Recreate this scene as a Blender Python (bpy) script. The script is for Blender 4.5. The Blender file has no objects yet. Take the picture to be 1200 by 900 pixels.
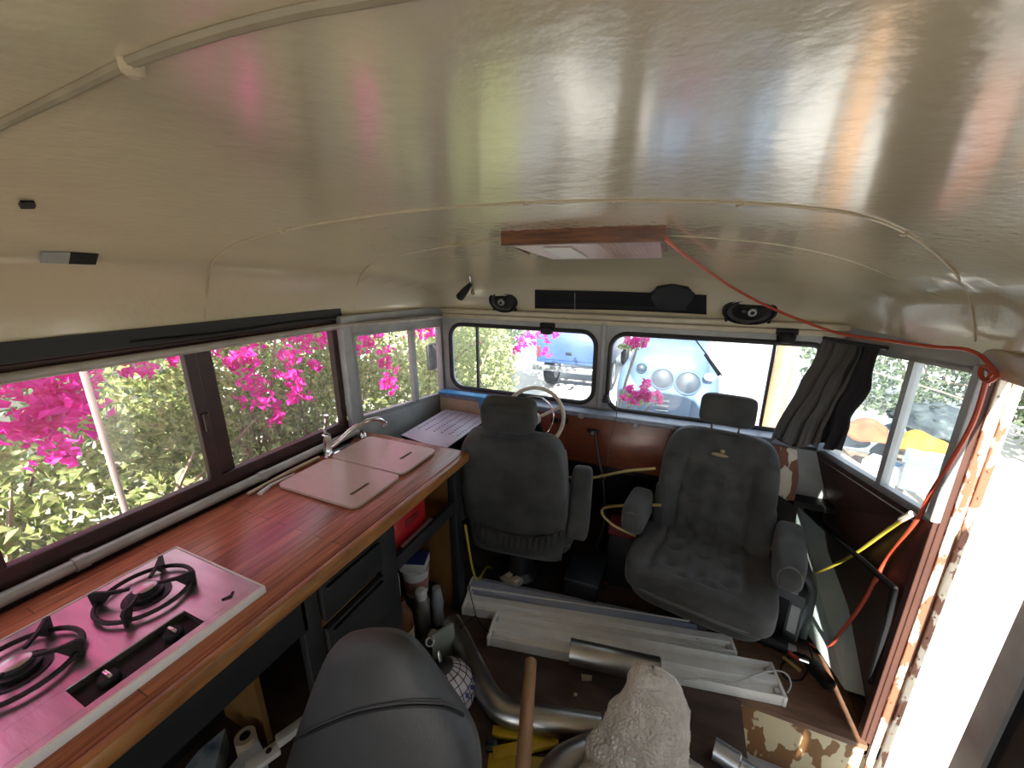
import bpy, bmesh, math, random
from mathutils import Vector, Matrix, noise
random.seed(7)
R_ = math.radians
col = bpy.context.scene.collection
sc = bpy.context.scene

# ------------------------------------------------------------ camera, world, sun, exposure
FPX = 461.0
_f = Vector((208, -130, FPX)).normalized()
_d = Vector((0, 1632, FPX)); _d = (_d - _f * _d.dot(_f)).normalized()
_x = _d.cross(_f)
RW = Matrix((_x, _f, -_d))            # world axes written in camera axes (right, down, forward)
EYE = Vector((0, 0, 1.7))
cam_d = bpy.data.cameras.new('camera'); cam_d.sensor_width = 36; cam_d.lens = FPX / 1200 * 36
cam_d.clip_start = 0.02; cam_d.clip_end = 200
cam = bpy.data.objects.new('camera', cam_d); col.objects.link(cam)
cr = RW @ Vector((1, 0, 0)); cu = RW @ Vector((0, -1, 0)); cb = RW @ Vector((0, 0, -1))
cam.matrix_world = Matrix(((cr.x, cu.x, cb.x, EYE.x), (cr.y, cu.y, cb.y, EYE.y), (cr.z, cu.z, cb.z, EYE.z), (0, 0, 0, 1)))
sc.camera = cam

world = bpy.data.worlds.new('sky'); sc.world = world; world.use_nodes = True
wn = world.node_tree; bg = wn.nodes['Background']
sky = wn.nodes.new('ShaderNodeTexSky'); sky.sky_type = 'HOSEK_WILKIE'
sky.sun_direction = Vector((0.0, -0.62, 0.78)).normalized(); sky.turbidity = 3.0; sky.ground_albedo = 0.5
wmix = wn.nodes.new('ShaderNodeMixRGB'); wmix.inputs[0].default_value = 0.55
wmix.inputs[2].default_value = (0.85, 0.93, 1.0, 1)
wn.links.new(sky.outputs[0], wmix.inputs[1]); wn.links.new(wmix.outputs[0], bg.inputs[0])
bg.inputs[1].default_value = 3.4

sun_d = bpy.data.lights.new('sun', 'SUN'); sun_d.energy = 19.0; sun_d.angle = R_(0.6); sun_d.color = (1.0, 0.95, 0.86)
sun = bpy.data.objects.new('sun', sun_d); col.objects.link(sun)
SUN_TO = Vector((0.07, -0.85, 0.44))
sun.rotation_euler = SUN_TO.to_track_quat('Z', 'Y').to_euler()

vs = sc.view_settings; vs.view_transform = 'Standard'; vs.look = 'None'; vs.gamma = 1.0
vs.use_curve_mapping = False; vs.exposure = 0.40
cy = sc.cycles
try:
    cy.use_denoising = True; cy.max_bounces = 10; cy.diffuse_bounces = 6; cy.glossy_bounces = 5
    cy.transparent_max_bounces = 16; cy.sample_clamp_indirect = 8.0
    cy.caustics_reflective = False; cy.caustics_refractive = False
except Exception: pass

# ------------------------------------------------------------ helpers
def ray(px, py): return RW @ Vector((px - 600, py - 450, FPX))
def aX(px, py, v):
    r = ray(px, py); return EYE + r * ((v - EYE.x) / r.x)
def aY(px, py, v):
    r = ray(px, py); return EYE + r * ((v - EYE.y) / r.y)
def aZ(px, py, v):
    r = ray(px, py); return EYE + r * ((v - EYE.z) / r.z)

def mat(name, c, rough=0.6, metal=0.0, c2=None, scale=8.0, detail=4, stretch=None, bump=0.0, bscale=None,
        spec=0.5, coat=0.0, lo=0.35, hi=0.65, trans=0.0, sheen=0.0, rough2=None):
    m = bpy.data.materials.new(name); m.use_nodes = True
    nt = m.node_tree; b = nt.nodes['Principled BSDF']
    b.inputs['Base Color'].default_value = (*c, 1); b.inputs['Roughness'].default_value = rough
    b.inputs['Metallic'].default_value = metal; b.inputs['Specular IOR Level'].default_value = spec
    b.inputs['Coat Weight'].default_value = coat; b.inputs['Coat Roughness'].default_value = 0.13
    if sheen: b.inputs['Sheen Weight'].default_value = sheen; b.inputs['Sheen Roughness'].default_value = 0.5
    if trans: b.inputs['Transmission Weight'].default_value = trans
    tc = nt.nodes.new('ShaderNodeTexCoord'); mp = nt.nodes.new('ShaderNodeMapping')
    nt.links.new(tc.outputs['Object'], mp.inputs[0])
    if stretch: mp.inputs['Scale'].default_value = stretch
    nz = nt.nodes.new('ShaderNodeTexNoise'); nz.inputs['Scale'].default_value = scale; nz.inputs['Detail'].default_value = detail
    nt.links.new(mp.outputs[0], nz.inputs[0])
    rp = nt.nodes.new('ShaderNodeValToRGB'); rp.color_ramp.elements[0].position = lo; rp.color_ramp.elements[1].position = hi
    c2 = c2 or tuple(v * 0.8 for v in c)
    rp.color_ramp.elements[0].color = (*c, 1); rp.color_ramp.elements[1].color = (*c2, 1)
    nt.links.new(nz.outputs[0], rp.inputs[0]); nt.links.new(rp.outputs[0], b.inputs['Base Color'])
    if rough2 is not None:
        mr = nt.nodes.new('ShaderNodeMapRange'); mr.inputs[3].default_value = rough; mr.inputs[4].default_value = rough2
        nt.links.new(nz.outputs[0], mr.inputs[0]); nt.links.new(mr.outputs[0], b.inputs['Roughness'])
    if bump:
        nb = nt.nodes.new('ShaderNodeTexNoise'); nb.inputs['Scale'].default_value = bscale or scale * 3; nb.inputs['Detail'].default_value = 3
        nt.links.new(mp.outputs[0], nb.inputs[0])
        bp = nt.nodes.new('ShaderNodeBump'); bp.inputs['Strength'].default_value = bump; bp.inputs['Distance'].default_value = 0.01
        nt.links.new(nb.outputs[0], bp.inputs['Height']); nt.links.new(bp.outputs[0], b.inputs['Normal'])
    return m

def glass_mat(name, tint=(0.97, 0.98, 0.98), haze=0.05, hazec=(0.8, 0.85, 0.9), refl=0.08):
    m = bpy.data.materials.new(name); m.use_nodes = True; nt = m.node_tree
    for n in list(nt.nodes): nt.nodes.remove(n)
    out = nt.nodes.new('ShaderNodeOutputMaterial'); tr = nt.nodes.new('ShaderNodeBsdfTransparent'); tr.inputs[0].default_value = (*tint, 1)
    gl = nt.nodes.new('ShaderNodeBsdfGlossy'); gl.inputs['Roughness'].default_value = 0.02
    df = nt.nodes.new('ShaderNodeBsdfDiffuse'); df.inputs[0].default_value = (*hazec, 1)
    tl = nt.nodes.new('ShaderNodeBsdfTranslucent'); tl.inputs[0].default_value = (*hazec, 1)
    dm = nt.nodes.new('ShaderNodeMixShader'); nt.links.new(df.outputs[0], dm.inputs[1]); nt.links.new(tl.outputs[0], dm.inputs[2])
    lw_ = nt.nodes.new('ShaderNodeLayerWeight'); lw_.inputs[0].default_value = 0.5
    pw = nt.nodes.new('ShaderNodeMath'); pw.operation = 'POWER'; pw.inputs[1].default_value = 5.0; nt.links.new(lw_.outputs['Facing'], pw.inputs[0])
    fr = nt.nodes.new('ShaderNodeMath'); fr.operation = 'MULTIPLY_ADD'; fr.inputs[1].default_value = 0.7; fr.inputs[2].default_value = 0.035; nt.links.new(pw.outputs[0], fr.inputs[0])
    m1 = nt.nodes.new('ShaderNodeMixShader'); m2 = nt.nodes.new('ShaderNodeMixShader')
    nt.links.new(fr.outputs[0], m1.inputs[0]); nt.links.new(tr.outputs[0], m1.inputs[1]); nt.links.new(gl.outputs[0], m1.inputs[2])
    nz = nt.nodes.new('ShaderNodeTexNoise'); nz.inputs['Scale'].default_value = 6; nz.inputs['Detail'].default_value = 6
    mr = nt.nodes.new('ShaderNodeMapRange'); mr.inputs[1].default_value = 0.3; mr.inputs[2].default_value = 0.7
    mr.inputs[3].default_value = haze * 0.4; mr.inputs[4].default_value = haze * 1.6
    nt.links.new(nz.outputs[0], mr.inputs[0]); nt.links.new(mr.outputs[0], m2.inputs[0])
    nt.links.new(m1.outputs[0], m2.inputs[1]); nt.links.new(dm.outputs[0], m2.inputs[2]); nt.links.new(m2.outputs[0], out.inputs[0])
    return m

class MB:
    def __init__(s): s.v = []; s.f = []
    def add(s, vs_, fs):
        o = len(s.v); s.v += [Vector(v) for v in vs_]; s.f += [tuple(i + o for i in f) for f in fs]; return s
    def box(s, c, size, rot=None, bev=0.0):
        bm = bmesh.new(); bmesh.ops.create_cube(bm, size=1.0)
        for v in bm.verts: v.co = Vector((v.co.x * size[0], v.co.y * size[1], v.co.z * size[2]))
        if bev: bmesh.ops.bevel(bm, geom=list(bm.edges), offset=min(bev, min(size) * 0.45), segments=2, profile=0.5, affect='EDGES')
        M = rot.to_3x3() if rot else Matrix.Identity(3); c = Vector(c)
        bm.verts.index_update()
        s.add([M @ v.co + c for v in bm.verts], [[v.index for v in f.verts] for f in bm.faces]); bm.free(); return s
    def bb(s, lo, hi, bev=0.0):
        lo = Vector(lo); hi = Vector(hi); return s.box((lo + hi) / 2, [abs(a) for a in (hi - lo)], bev=bev)
    def tube(s, pts, r, seg=10, cap=True, smooth=0, closed=False):
        pts = [Vector(p) for p in pts]
        if smooth: pts = spline(pts, smooth, closed)
        n = len(pts); rs = r if isinstance(r, (list, tuple)) else [r] * n
        if len(rs) != n: rs = [rs[min(int(i * (len(rs) - 1) / (n - 1)), len(rs) - 1)] for i in range(n)]
        up = None; rings = []
        for i, p in enumerate(pts):
            if closed: t = (pts[(i + 1) % n] - pts[i - 1])
            else: t = (pts[min(i + 1, n - 1)] - pts[max(i - 1, 0)])
            t = t.normalized() if t.length > 1e-9 else Vector((0, 0, 1))
            if up is None: up = t.orthogonal().normalized()
            up = (up - t * up.dot(t)); up = up.normalized() if up.length > 1e-6 else t.orthogonal().normalized()
            b = t.cross(up)
            rings.append([p + (up * math.cos(a) + b * math.sin(a)) * rs[i] for a in [2 * math.pi * k / seg for k in range(seg)]])
        V = [q for ring in rings for q in ring]; F = []
        for i in range(n if closed else n - 1):
            j = (i + 1) % n
            for k in range(seg):
                F.append((i * seg + k, i * seg + (k + 1) % seg, j * seg + (k + 1) % seg, j * seg + k))
        if cap and not closed: F.append(tuple(range(seg))[::-1]); F.append(tuple((n - 1) * seg + k for k in range(seg)))
        return s.add(V, F)
    def lathe(s, prof, c=(0, 0, 0), rot=None, seg=24):
        M = rot.to_3x3() if rot else Matrix.Identity(3); c = Vector(c); V = []; F = []
        for (r, z) in prof:
            for k in range(seg):
                a = 2 * math.pi * k / seg; V.append(M @ Vector((r * math.cos(a), r * math.sin(a), z)) + c)
        for i in range(len(prof) - 1):
            for k in range(seg): F.append((i * seg + k, i * seg + (k + 1) % seg, (i + 1) * seg + (k + 1) % seg, (i + 1) * seg + k))
        F.append(tuple(range(seg))[::-1]); F.append(tuple((len(prof) - 1) * seg + k for k in range(seg)))
        return s.add(V, F)
    def prism(s, poly, vec):
        n = len(poly); poly = [Vector(p) for p in poly]; vec = Vector(vec)
        V = poly + [p + vec for p in poly]
        F = [tuple(range(n))[::-1], tuple(range(n, 2 * n))] + [(i, (i + 1) % n, n + (i + 1) % n, n + i) for i in range(n)]
        return s.add(V, F)
    def quad(s, a, b, c, d): return s.add([a, b, c, d], [(0, 1, 2, 3)])
    def rounded(s, c, size, rot=None, p=4.0, n=10, fn=None):
        """cushion: a box swelled to a superellipsoid, optional displacement fn(unit, pos)->pos"""
        M = rot.to_3x3() if rot else Matrix.Identity(3); c = Vector(c); key = {}; V = []; F = []
        def vid(q):
            k = tuple(round(x, 5) for x in q)
            if k not in key:
                key[k] = len(V); u = Vector(q)
                nn = (abs(u.x) ** p + abs(u.y) ** p + abs(u.z) ** p) ** (1 / p); w = u / nn
                pos = Vector((w.x * size[0] / 2, w.y * size[1] / 2, w.z * size[2] / 2))
                if fn: pos = fn(w, pos)
                V.append(M @ pos + c)
            return key[k]
        for ax in range(3):
            for sg in (-1, 1):
                for i in range(n):
                    for j in range(n):
                        q = []
                        for (a, b) in ((i, j), (i + 1, j), (i + 1, j + 1), (i, j + 1)):
                            x = math.tan((a / n * 2 - 1) * math.pi / 4); y = math.tan((b / n * 2 - 1) * math.pi / 4)
                            t = [0, 0, 0]; t[ax] = sg; t[(ax + 1) % 3] = x; t[(ax + 2) % 3] = y; q.append(vid(t))
                        F.append(tuple(q if sg > 0 else q[::-1]))
        return s.add(V, F)
    def build(s, name, m, parent=None, smooth=True, angle=35, world=False):
        me = bpy.data.meshes.new(name)
        vv = s.v
        if parent is not None and world:
            inv = MW[parent.name].inverted(); vv = [inv @ v for v in vv]
        me.from_pydata([tuple(v) for v in vv], [], s.f); me.validate(); me.materials.append(m)
        bm = bmesh.new(); bm.from_mesh(me); bmesh.ops.recalc_face_normals(bm, faces=bm.faces); bm.to_mesh(me); bm.free()
        if smooth:
            for p in me.polygons: p.use_smooth = True
            try: me.set_sharp_from_angle(angle=R_(angle))
            except Exception: pass
        o = bpy.data.objects.new(name, me); col.objects.link(o)
        if parent is not None: o.parent = parent; MW[o.name] = MW[parent.name]
        else: MW[o.name] = Matrix.Identity(4)
        return o
MW = {}
def spline(pts, k, closed=False):
    n = len(pts); out = []
    for i in range(n if closed else n - 1):
        if closed: p0, p1, p2, p3 = pts[i - 1], pts[i], pts[(i + 1) % n], pts[(i + 2) % n]
        else: p0, p1, p2, p3 = pts[max(i - 1, 0)], pts[i], pts[i + 1], pts[min(i + 2, n - 1)]
        for j in range(k):
            t = j / k
            out.append(0.5 * ((2 * p1) + (p2 - p0) * t + (2 * p0 - 5 * p1 + 4 * p2 - p3) * t * t + (3 * p1 - p0 - 3 * p2 + p3) * t ** 3))
    if not closed: out.append(pts[-1])
    return out
def rotz(a): return Matrix.Rotation(R_(a), 3, 'Z')
def frame(zdir, xdir=None):
    z = Vector(zdir).normalized(); x = Vector(xdir) if xdir else z.orthogonal()
    x = (x - z * x.dot(z)).normalized(); y = z.cross(x)
    return Matrix((x, y, z)).transposed()
def roundpoly(pts, r, seg=5):
    pts = [Vector(p) for p in pts]; n = len(pts); out = []
    for i in range(n):
        a, b, c = pts[i - 1], pts[i], pts[(i + 1) % n]
        p = b + (a - b).normalized() * r; q = b + (c - b).normalized() * r
        for k in range(seg + 1):
            t = k / seg; out.append(p * (1 - t) ** 2 + b * 2 * t * (1 - t) + q * t * t)
    return out
def tag(o, label=None, cat=None, group=None, kind=None):
    if label: o['label'] = label
    if cat: o['category'] = cat
    if group: o['group'] = group
    if kind: o['kind'] = kind
    return o
def thing(name, label, cat, loc=(0, 0, 0), rz=0.0, group=None):
    o = bpy.data.objects.new(name, None); o.empty_display_size = 0.05; col.objects.link(o)
    o.location = loc; o.rotation_euler = (0, 0, R_(rz)); tag(o, label, cat, group)
    MW[o.name] = Matrix.Translation(Vector(loc)) @ Matrix.Rotation(R_(rz), 4, 'Z'); return o
def struct(name, mb, m, parent=None, smooth=False, **k):
    o = mb.build(name, m, parent, smooth=smooth, **k)
    if parent is None: o['kind'] = 'structure'
    return o
def plate(name, outer, holes, m, thick, parent=None):
    """2-D plate with holes in the X-Z plane at y=0, made with a filled curve"""
    cu_ = bpy.data.curves.new(name, 'CURVE'); cu_.dimensions = '2D'; cu_.fill_mode = 'BOTH'; cu_.extrude = thick / 2
    for poly in [outer] + holes:
        sp = cu_.splines.new('POLY'); sp.points.add(len(poly) - 1); sp.use_cyclic_u = True
        for i, (x, z) in enumerate(poly): sp.points[i].co = (x, z, 0, 1)
    t = bpy.data.objects.new('t', cu_); col.objects.link(t)
    me = bpy.data.meshes.new_from_object(t.evaluated_get(bpy.context.evaluated_depsgraph_get()))
    bpy.data.objects.remove(t); me.transform(Matrix.Rotation(R_(90), 4, 'X')); me.materials.clear(); me.materials.append(m)
    me.name = name
    o = bpy.data.objects.new(name, me); col.objects.link(o)
    if parent: o.parent = parent; MW[o.name] = MW[parent.name]
    else: MW[o.name] = Matrix.Identity(4)
    return o

# ------------------------------------------------------------ materials
M = {}
M['cream'] = mat('ceiling gloss paint', (0.60, 0.525, 0.365), 0.22, c2=(0.57, 0.50, 0.35), scale=3, bump=0.16, bscale=38, spec=0.8, coat=1.0)
M['creamtrim'] = mat('cream trim', (0.44, 0.38, 0.27), 0.3, c2=(0.5, 0.43, 0.3), scale=20, bump=0.1)
M['seamdark'] = mat('dull olive seam', (0.24, 0.21, 0.145), 0.4, c2=(0.3, 0.26, 0.18), scale=20)
M['greytrim'] = mat('grey painted metal', (0.36, 0.37, 0.37), 0.4, c2=(0.29, 0.3, 0.3), scale=10, bump=0.1)
M['pipe'] = mat('painted conduit', (0.42, 0.4, 0.37), 0.38, c2=(0.33, 0.31, 0.28), scale=14, bump=0.15, metal=0.3)
M['maroon'] = mat('maroon window frame', (0.055, 0.018, 0.018), 0.4, c2=(0.03, 0.014, 0.014), scale=12)
M['blackgap'] = mat('painted gap shade', (0.012, 0.012, 0.012), 0.55)  # near-black colour stands for shade in the gap over the windows
M['rubber'] = mat('window gasket', (0.016, 0.016, 0.017), 0.5)
M['blackpaint'] = mat('black painted wood', (0.009, 0.010, 0.011), 0.6, spec=0.3, c2=(0.016, 0.016, 0.016), scale=10, bump=0.15, stretch=(1, 0.2, 1))
M['glassL'] = glass_mat('side window glass', haze=0.09)
M['glassF'] = glass_mat('windshield glass', tint=(0.93, 0.97, 1.0), haze=0.07, hazec=(0.75, 0.85, 1.0))
M['glassR'] = glass_mat('right window glass', tint=(0.93, 0.97, 1.0), haze=0.12, hazec=(0.7, 0.85, 0.95))
M['floor'] = mat('scuffed plywood floor', (0.075, 0.045, 0.032), 0.55, c2=(0.035, 0.022, 0.017), scale=4, stretch=(1, 3, 1), bump=0.15, detail=8)
M['ply'] = mat('bare plywood', (0.20, 0.105, 0.06), 0.6, c2=(0.12, 0.065, 0.04), scale=5, stretch=(1, 6, 1), bump=0.1, detail=7)
M['redpanel'] = mat('red brown panel', (0.075, 0.034, 0.026), 0.5, c2=(0.045, 0.02, 0.016), scale=7)
M['dash'] = mat('mahogany dash', (0.21, 0.06, 0.028), 0.32, c2=(0.15, 0.04, 0.02), scale=9, stretch=(1, 1, 5), coat=0.2)
M['ledge'] = mat('grey blue ledge', (0.24, 0.27, 0.33), 0.35, c2=(0.16, 0.18, 0.23), scale=18)
M['velour'] = mat('grey velour', (0.078, 0.080, 0.078), 0.9, c2=(0.05, 0.052, 0.051), scale=9, bump=0.25, bscale=220, sheen=0.15, spec=0.15)
M['velourD'] = mat('darker grey velour', (0.058, 0.058, 0.055), 0.9, c2=(0.042, 0.043, 0.041), scale=14, bump=0.25, bscale=180, sheen=0.12, spec=0.15)
M['piping'] = mat('seat piping', (0.12, 0.12, 0.115), 0.8)
M['leather'] = mat('charcoal leatherette', (0.038, 0.040, 0.044), 0.55, c2=(0.032, 0.034, 0.037), scale=20, bump=0.12, bscale=300)
M['dark'] = mat('dark plastic', (0.010, 0.010, 0.011), 0.55, spec=0.3)
M['darkmetal'] = mat('dark steel', (0.05, 0.05, 0.055), 0.4, metal=0.7)
M['steel'] = mat('galvanised steel tube', (0.46, 0.45, 0.43), 0.27, metal=0.95, c2=(0.34, 0.32, 0.3), scale=9, rough2=0.38, bump=0.04)
M['chrome'] = mat('chrome', (0.75, 0.73, 0.7), 0.12, metal=1.0)
M['stainless'] = mat('brushed steel', (0.62, 0.56, 0.56), 0.24, metal=1.0, c2=(0.52, 0.46, 0.46), scale=5, rough2=0.4, stretch=(1, 6, 1), bump=0.06)
M['castiron'] = mat('cast iron', (0.018, 0.013, 0.014), 0.5, spec=0.4, bump=0.1, bscale=90)
M['sinkboard'] = mat('laminate board', (0.55, 0.45, 0.36), 0.3, c2=(0.52, 0.42, 0.335), scale=25)
M['white'] = mat('white enamel', (0.84, 0.83, 0.79), 0.35, c2=(0.78, 0.765, 0.72), scale=16)
M['whitep'] = mat('white plastic', (0.66, 0.64, 0.6), 0.45)
M['paper'] = mat('paper', (0.6, 0.63, 0.64), 0.8)
M['diffuser'] = mat('translucent tube cover', (0.40, 0.43, 0.52), 0.25, c2=(0.34, 0.38, 0.5), scale=3)
M['red'] = mat('red plastic', (0.42, 0.012, 0.016), 0.35)
M['blue'] = mat('dark blue card', (0.02, 0.03, 0.14), 0.5)
M['bluetape'] = mat('blue tape', (0.03, 0.24, 0.5), 0.5)
M['ochre'] = mat('ochre plywood', (0.28, 0.145, 0.04), 0.6, c2=(0.23, 0.115, 0.03), scale=4, stretch=(3, 3, 0.5))
M['brownbottle'] = mat('amber bottle', (0.13, 0.045, 0.015), 0.2, coat=0.4)
M['kraft'] = mat('cream label', (0.52, 0.42, 0.27), 0.7)
M['wooddowel'] = mat('beech dowel', (0.44, 0.25, 0.13), 0.5, c2=(0.36, 0.19, 0.09), scale=6, stretch=(8, 1, 8))
M['yellow'] = mat('yellow paint', (0.6, 0.38, 0.015), 0.45, c2=(0.45, 0.27, 0.02), scale=10)
M['yellowcord'] = mat('yellow cord', (0.5, 0.42, 0.05), 0.5)
M['goldtube'] = mat('yellow zinc tube', (0.45, 0.34, 0.12), 0.4, metal=0.3)
M['redcord'] = mat('orange red cord', (0.5, 0.07, 0.03), 0.5)
M['ivory'] = mat('ivory bakelite', (0.68, 0.62, 0.5), 0.3)
M['speaker'] = mat('speaker cone', (0.02, 0.02, 0.021), 0.55, bump=0.05, bscale=200)
M['foam'] = mat('black foam', (0.022, 0.024, 0.03), 0.9, bump=0.1, bscale=200)
M['lens'] = mat('lamp lens', (0.44, 0.30, 0.27), 0.35)
M['curtain'] = mat('grey curtain', (0.105, 0.1, 0.1), 0.9, c2=(0.08, 0.078, 0.08), scale=6, bump=0.15, bscale=150)
M['curtainD'] = mat('dark curtain lining', (0.018, 0.018, 0.022), 0.9, c2=(0.014, 0.014, 0.018))
M['greencard'] = mat('sun lightened grey green floor covering', (0.58, 0.66, 0.60), 0.5, c2=(0.46, 0.56, 0.56), scale=7, bump=0.08)  # base colour lightened to stand in for sun the panel doesn't catch
M['battery'] = mat('grey plastic case', (0.11, 0.13, 0.14), 0.5)
M['redframe'] = mat('dark red wood', (0.065, 0.026, 0.018), 0.5)

def wood_counter():
    m = bpy.data.materials.new('butcher block oak'); m.use_nodes = True; nt = m.node_tree; b = nt.nodes['Principled BSDF']
    tc = nt.nodes.new('ShaderNodeTexCoord'); mp = nt.nodes.new('ShaderNodeMapping'); mp.inputs['Scale'].default_value = (1, 1, 1)
    nt.links.new(tc.outputs['Object'], mp.inputs[0])
    br = nt.nodes.new('ShaderNodeTexBrick'); br.inputs['Scale'].default_value = 1.0
    mp2 = nt.nodes.new('ShaderNodeMapping'); mp2.inputs['Rotation'].default_value = (0, 0, R_(90))
    nt.links.new(tc.outputs['Object'], mp2.inputs[0]); nt.links.new(mp2.outputs[0], br.inputs[0])
    br.inputs['Brick Width'].default_value = 0.5; br.inputs['Row Height'].default_value = 0.042; br.inputs['Mortar Size'].default_value = 0.0012
    br.inputs['Color1'].default_value = (0.33, 0.09, 0.045, 1); br.inputs['Color2'].default_value = (0.52, 0.19, 0.095, 1); br.inputs['Mortar'].default_value = (0.1, 0.035, 0.015, 1)
    nz = nt.nodes.new('ShaderNodeTexNoise'); nz.inputs['Scale'].default_value = 14; nz.inputs['Detail'].default_value = 8
    mp3 = nt.nodes.new('ShaderNodeMapping'); mp3.inputs['Scale'].default_value = (6, 0.5, 6)
    nt.links.new(tc.outputs['Object'], mp3.inputs[0]); nt.links.new(mp3.outputs[0], nz.inputs[0])
    rp = nt.nodes.new('ShaderNodeValToRGB'); rp.color_ramp.elements[0].position = 0.3; rp.color_ramp.elements[0].color = (0.55, 0.5, 0.45, 1)
    rp.color_ramp.elements[1].position = 0.7; rp.color_ramp.elements[1].color = (1.2, 1.15, 1.1, 1)
    nt.links.new(nz.outputs[0], rp.inputs[0])
    mx = nt.nodes.new('ShaderNodeMixRGB'); mx.blend_type = 'MULTIPLY'; mx.inputs[0].default_value = 1
    nt.links.new(br.outputs[0], mx.inputs[1]); nt.links.new(rp.outputs[0], mx.inputs[2]); nt.links.new(mx.outputs[0], b.inputs['Base Color'])
    b.inputs['Roughness'].default_value = 0.33; b.inputs['Coat Weight'].default_value = 0.25; b.inputs['Coat Roughness'].default_value = 0.25
    bp = nt.nodes.new('ShaderNodeBump'); bp.inputs['Strength'].default_value = 0.08; nt.links.new(nz.outputs[0], bp.inputs['Height']); nt.links.new(bp.outputs[0], b.inputs['Normal'])
    return m
M['counter'] = wood_counter()
M['edging'] = mat('golden oak edging', (0.42, 0.18, 0.05), 0.4, c2=(0.22, 0.085, 0.025), scale=12, stretch=(1, 0.6, 3), coat=0.2, detail=8, bump=0.1)
M['oak'] = mat('varnished oak', (0.17, 0.055, 0.012), 0.35, c2=(0.06, 0.018, 0.005), scale=14, stretch=(1, 8, 8), coat=0.3)

def peel_mat(name, a, b_, c_, scale):
    """flaking paint over rusty red metal"""
    m = mat(name, a, 0.55, c2=b_, scale=scale, detail=9, lo=0.50, hi=0.53, bump=0.3, stretch=(1, 1, 0.35)); return m
M['peel'] = peel_mat('flaking paint on jamb', (0.7, 0.62, 0.5), (0.2, 0.07, 0.035), None, 22)
M['peelb'] = peel_mat('flaking brown jamb', (0.22, 0.10, 0.06), (0.5, 0.42, 0.33), None, 16)
M['riser'] = mat('cream painted plywood with glue trails', (0.62, 0.54, 0.36), 0.6, c2=(0.22, 0.11, 0.04), scale=15, detail=2, lo=0.53, hi=0.55, stretch=(1, 1, 0.55))
def leafm(name, c, c2, tl=0.5, rough=0.45, sc_=30):
    m = bpy.data.materials.new(name); m.use_nodes = True; nt = m.node_tree; b = nt.nodes['Principled BSDF']
    tc = nt.nodes.new('ShaderNodeTexCoord'); nz = nt.nodes.new('ShaderNodeTexNoise'); nz.inputs['Scale'].default_value = sc_; nz.inputs['Detail'].default_value = 2
    nt.links.new(tc.outputs['Object'], nz.inputs[0]); rp = nt.nodes.new('ShaderNodeValToRGB')
    rp.color_ramp.elements[0].position = 0.38; rp.color_ramp.elements[1].position = 0.62
    rp.color_ramp.elements[0].color = (*c, 1); rp.color_ramp.elements[1].color = (*c2, 1); nt.links.new(nz.outputs[0], rp.inputs[0])
    nt.links.new(rp.outputs[0], b.inputs['Base Color']); b.inputs['Roughness'].default_value = rough
    t = nt.nodes.new('ShaderNodeBsdfTranslucent'); nt.links.new(rp.outputs[0], t.inputs[0])
    mx = nt.nodes.new('ShaderNodeMixShader'); mx.inputs[0].default_value = tl
    nt.links.new(b.outputs[0], mx.inputs[1]); nt.links.new(t.outputs[0], mx.inputs[2]); nt.links.new(mx.outputs[0], nt.nodes['Material Output'].inputs[0])
    return m
M['leaf'] = leafm('bougainvillea leaf', (0.15, 0.22, 0.05), (0.48, 0.50, 0.22))
M['leafP'] = leafm('pale leaf', (0.32, 0.38, 0.14), (0.62, 0.62, 0.34))
M['leafT'] = leafm('tree leaf', (0.09, 0.13, 0.07), (0.22, 0.28, 0.17))
M['bract'] = leafm('magenta bract', (0.72, 0.02, 0.30), (0.80, 0.04, 0.48), 0.4, 0.6)
M['twig'] = mat('woody stem', (0.22, 0.15, 0.1), 0.8, c2=(0.35, 0.26, 0.19), scale=20)
M['ground'] = mat('dusty pale ground', (0.72, 0.68, 0.62), 0.9, c2=(0.62, 0.58, 0.52), scale=1.2, detail=8)
M['soil'] = mat('shady leaf litter', (0.34, 0.30, 0.22), 0.9, c2=(0.5, 0.45, 0.36), scale=9, detail=8)  # mottled soil tone under the bushes
M['truckblue'] = mat('faded blue truck paint', (0.035, 0.075, 0.21), 0.45, c2=(0.05, 0.095, 0.23), scale=3, coat=0.2)
M['truckgrey'] = mat('faded blue grey truck paint', (0.075, 0.135, 0.22), 0.5, c2=(0.10, 0.16, 0.24), scale=3, coat=0.2)
M['bumper'] = mat('dull chrome', (0.5, 0.52, 0.55), 0.3, metal=0.8)
M['tarp'] = mat('grey green tarp', (0.07, 0.09, 0.09), 0.6, c2=(0.03, 0.04, 0.045), scale=6, bump=0.3)
M['bin'] = mat('pale blue grey tub', (0.17, 0.23, 0.28), 0.5)
M['yellowcloth'] = mat('yellow cloth', (0.55, 0.27, 0.01), 0.8, bump=0.2)
M['orangecloth'] = mat('orange cloth', (0.32, 0.10, 0.04), 0.8)
M['blockwall'] = mat('pale blockwork', (0.42, 0.42, 0.40), 0.9, c2=(0.34, 0.34, 0.33), scale=5)

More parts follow.
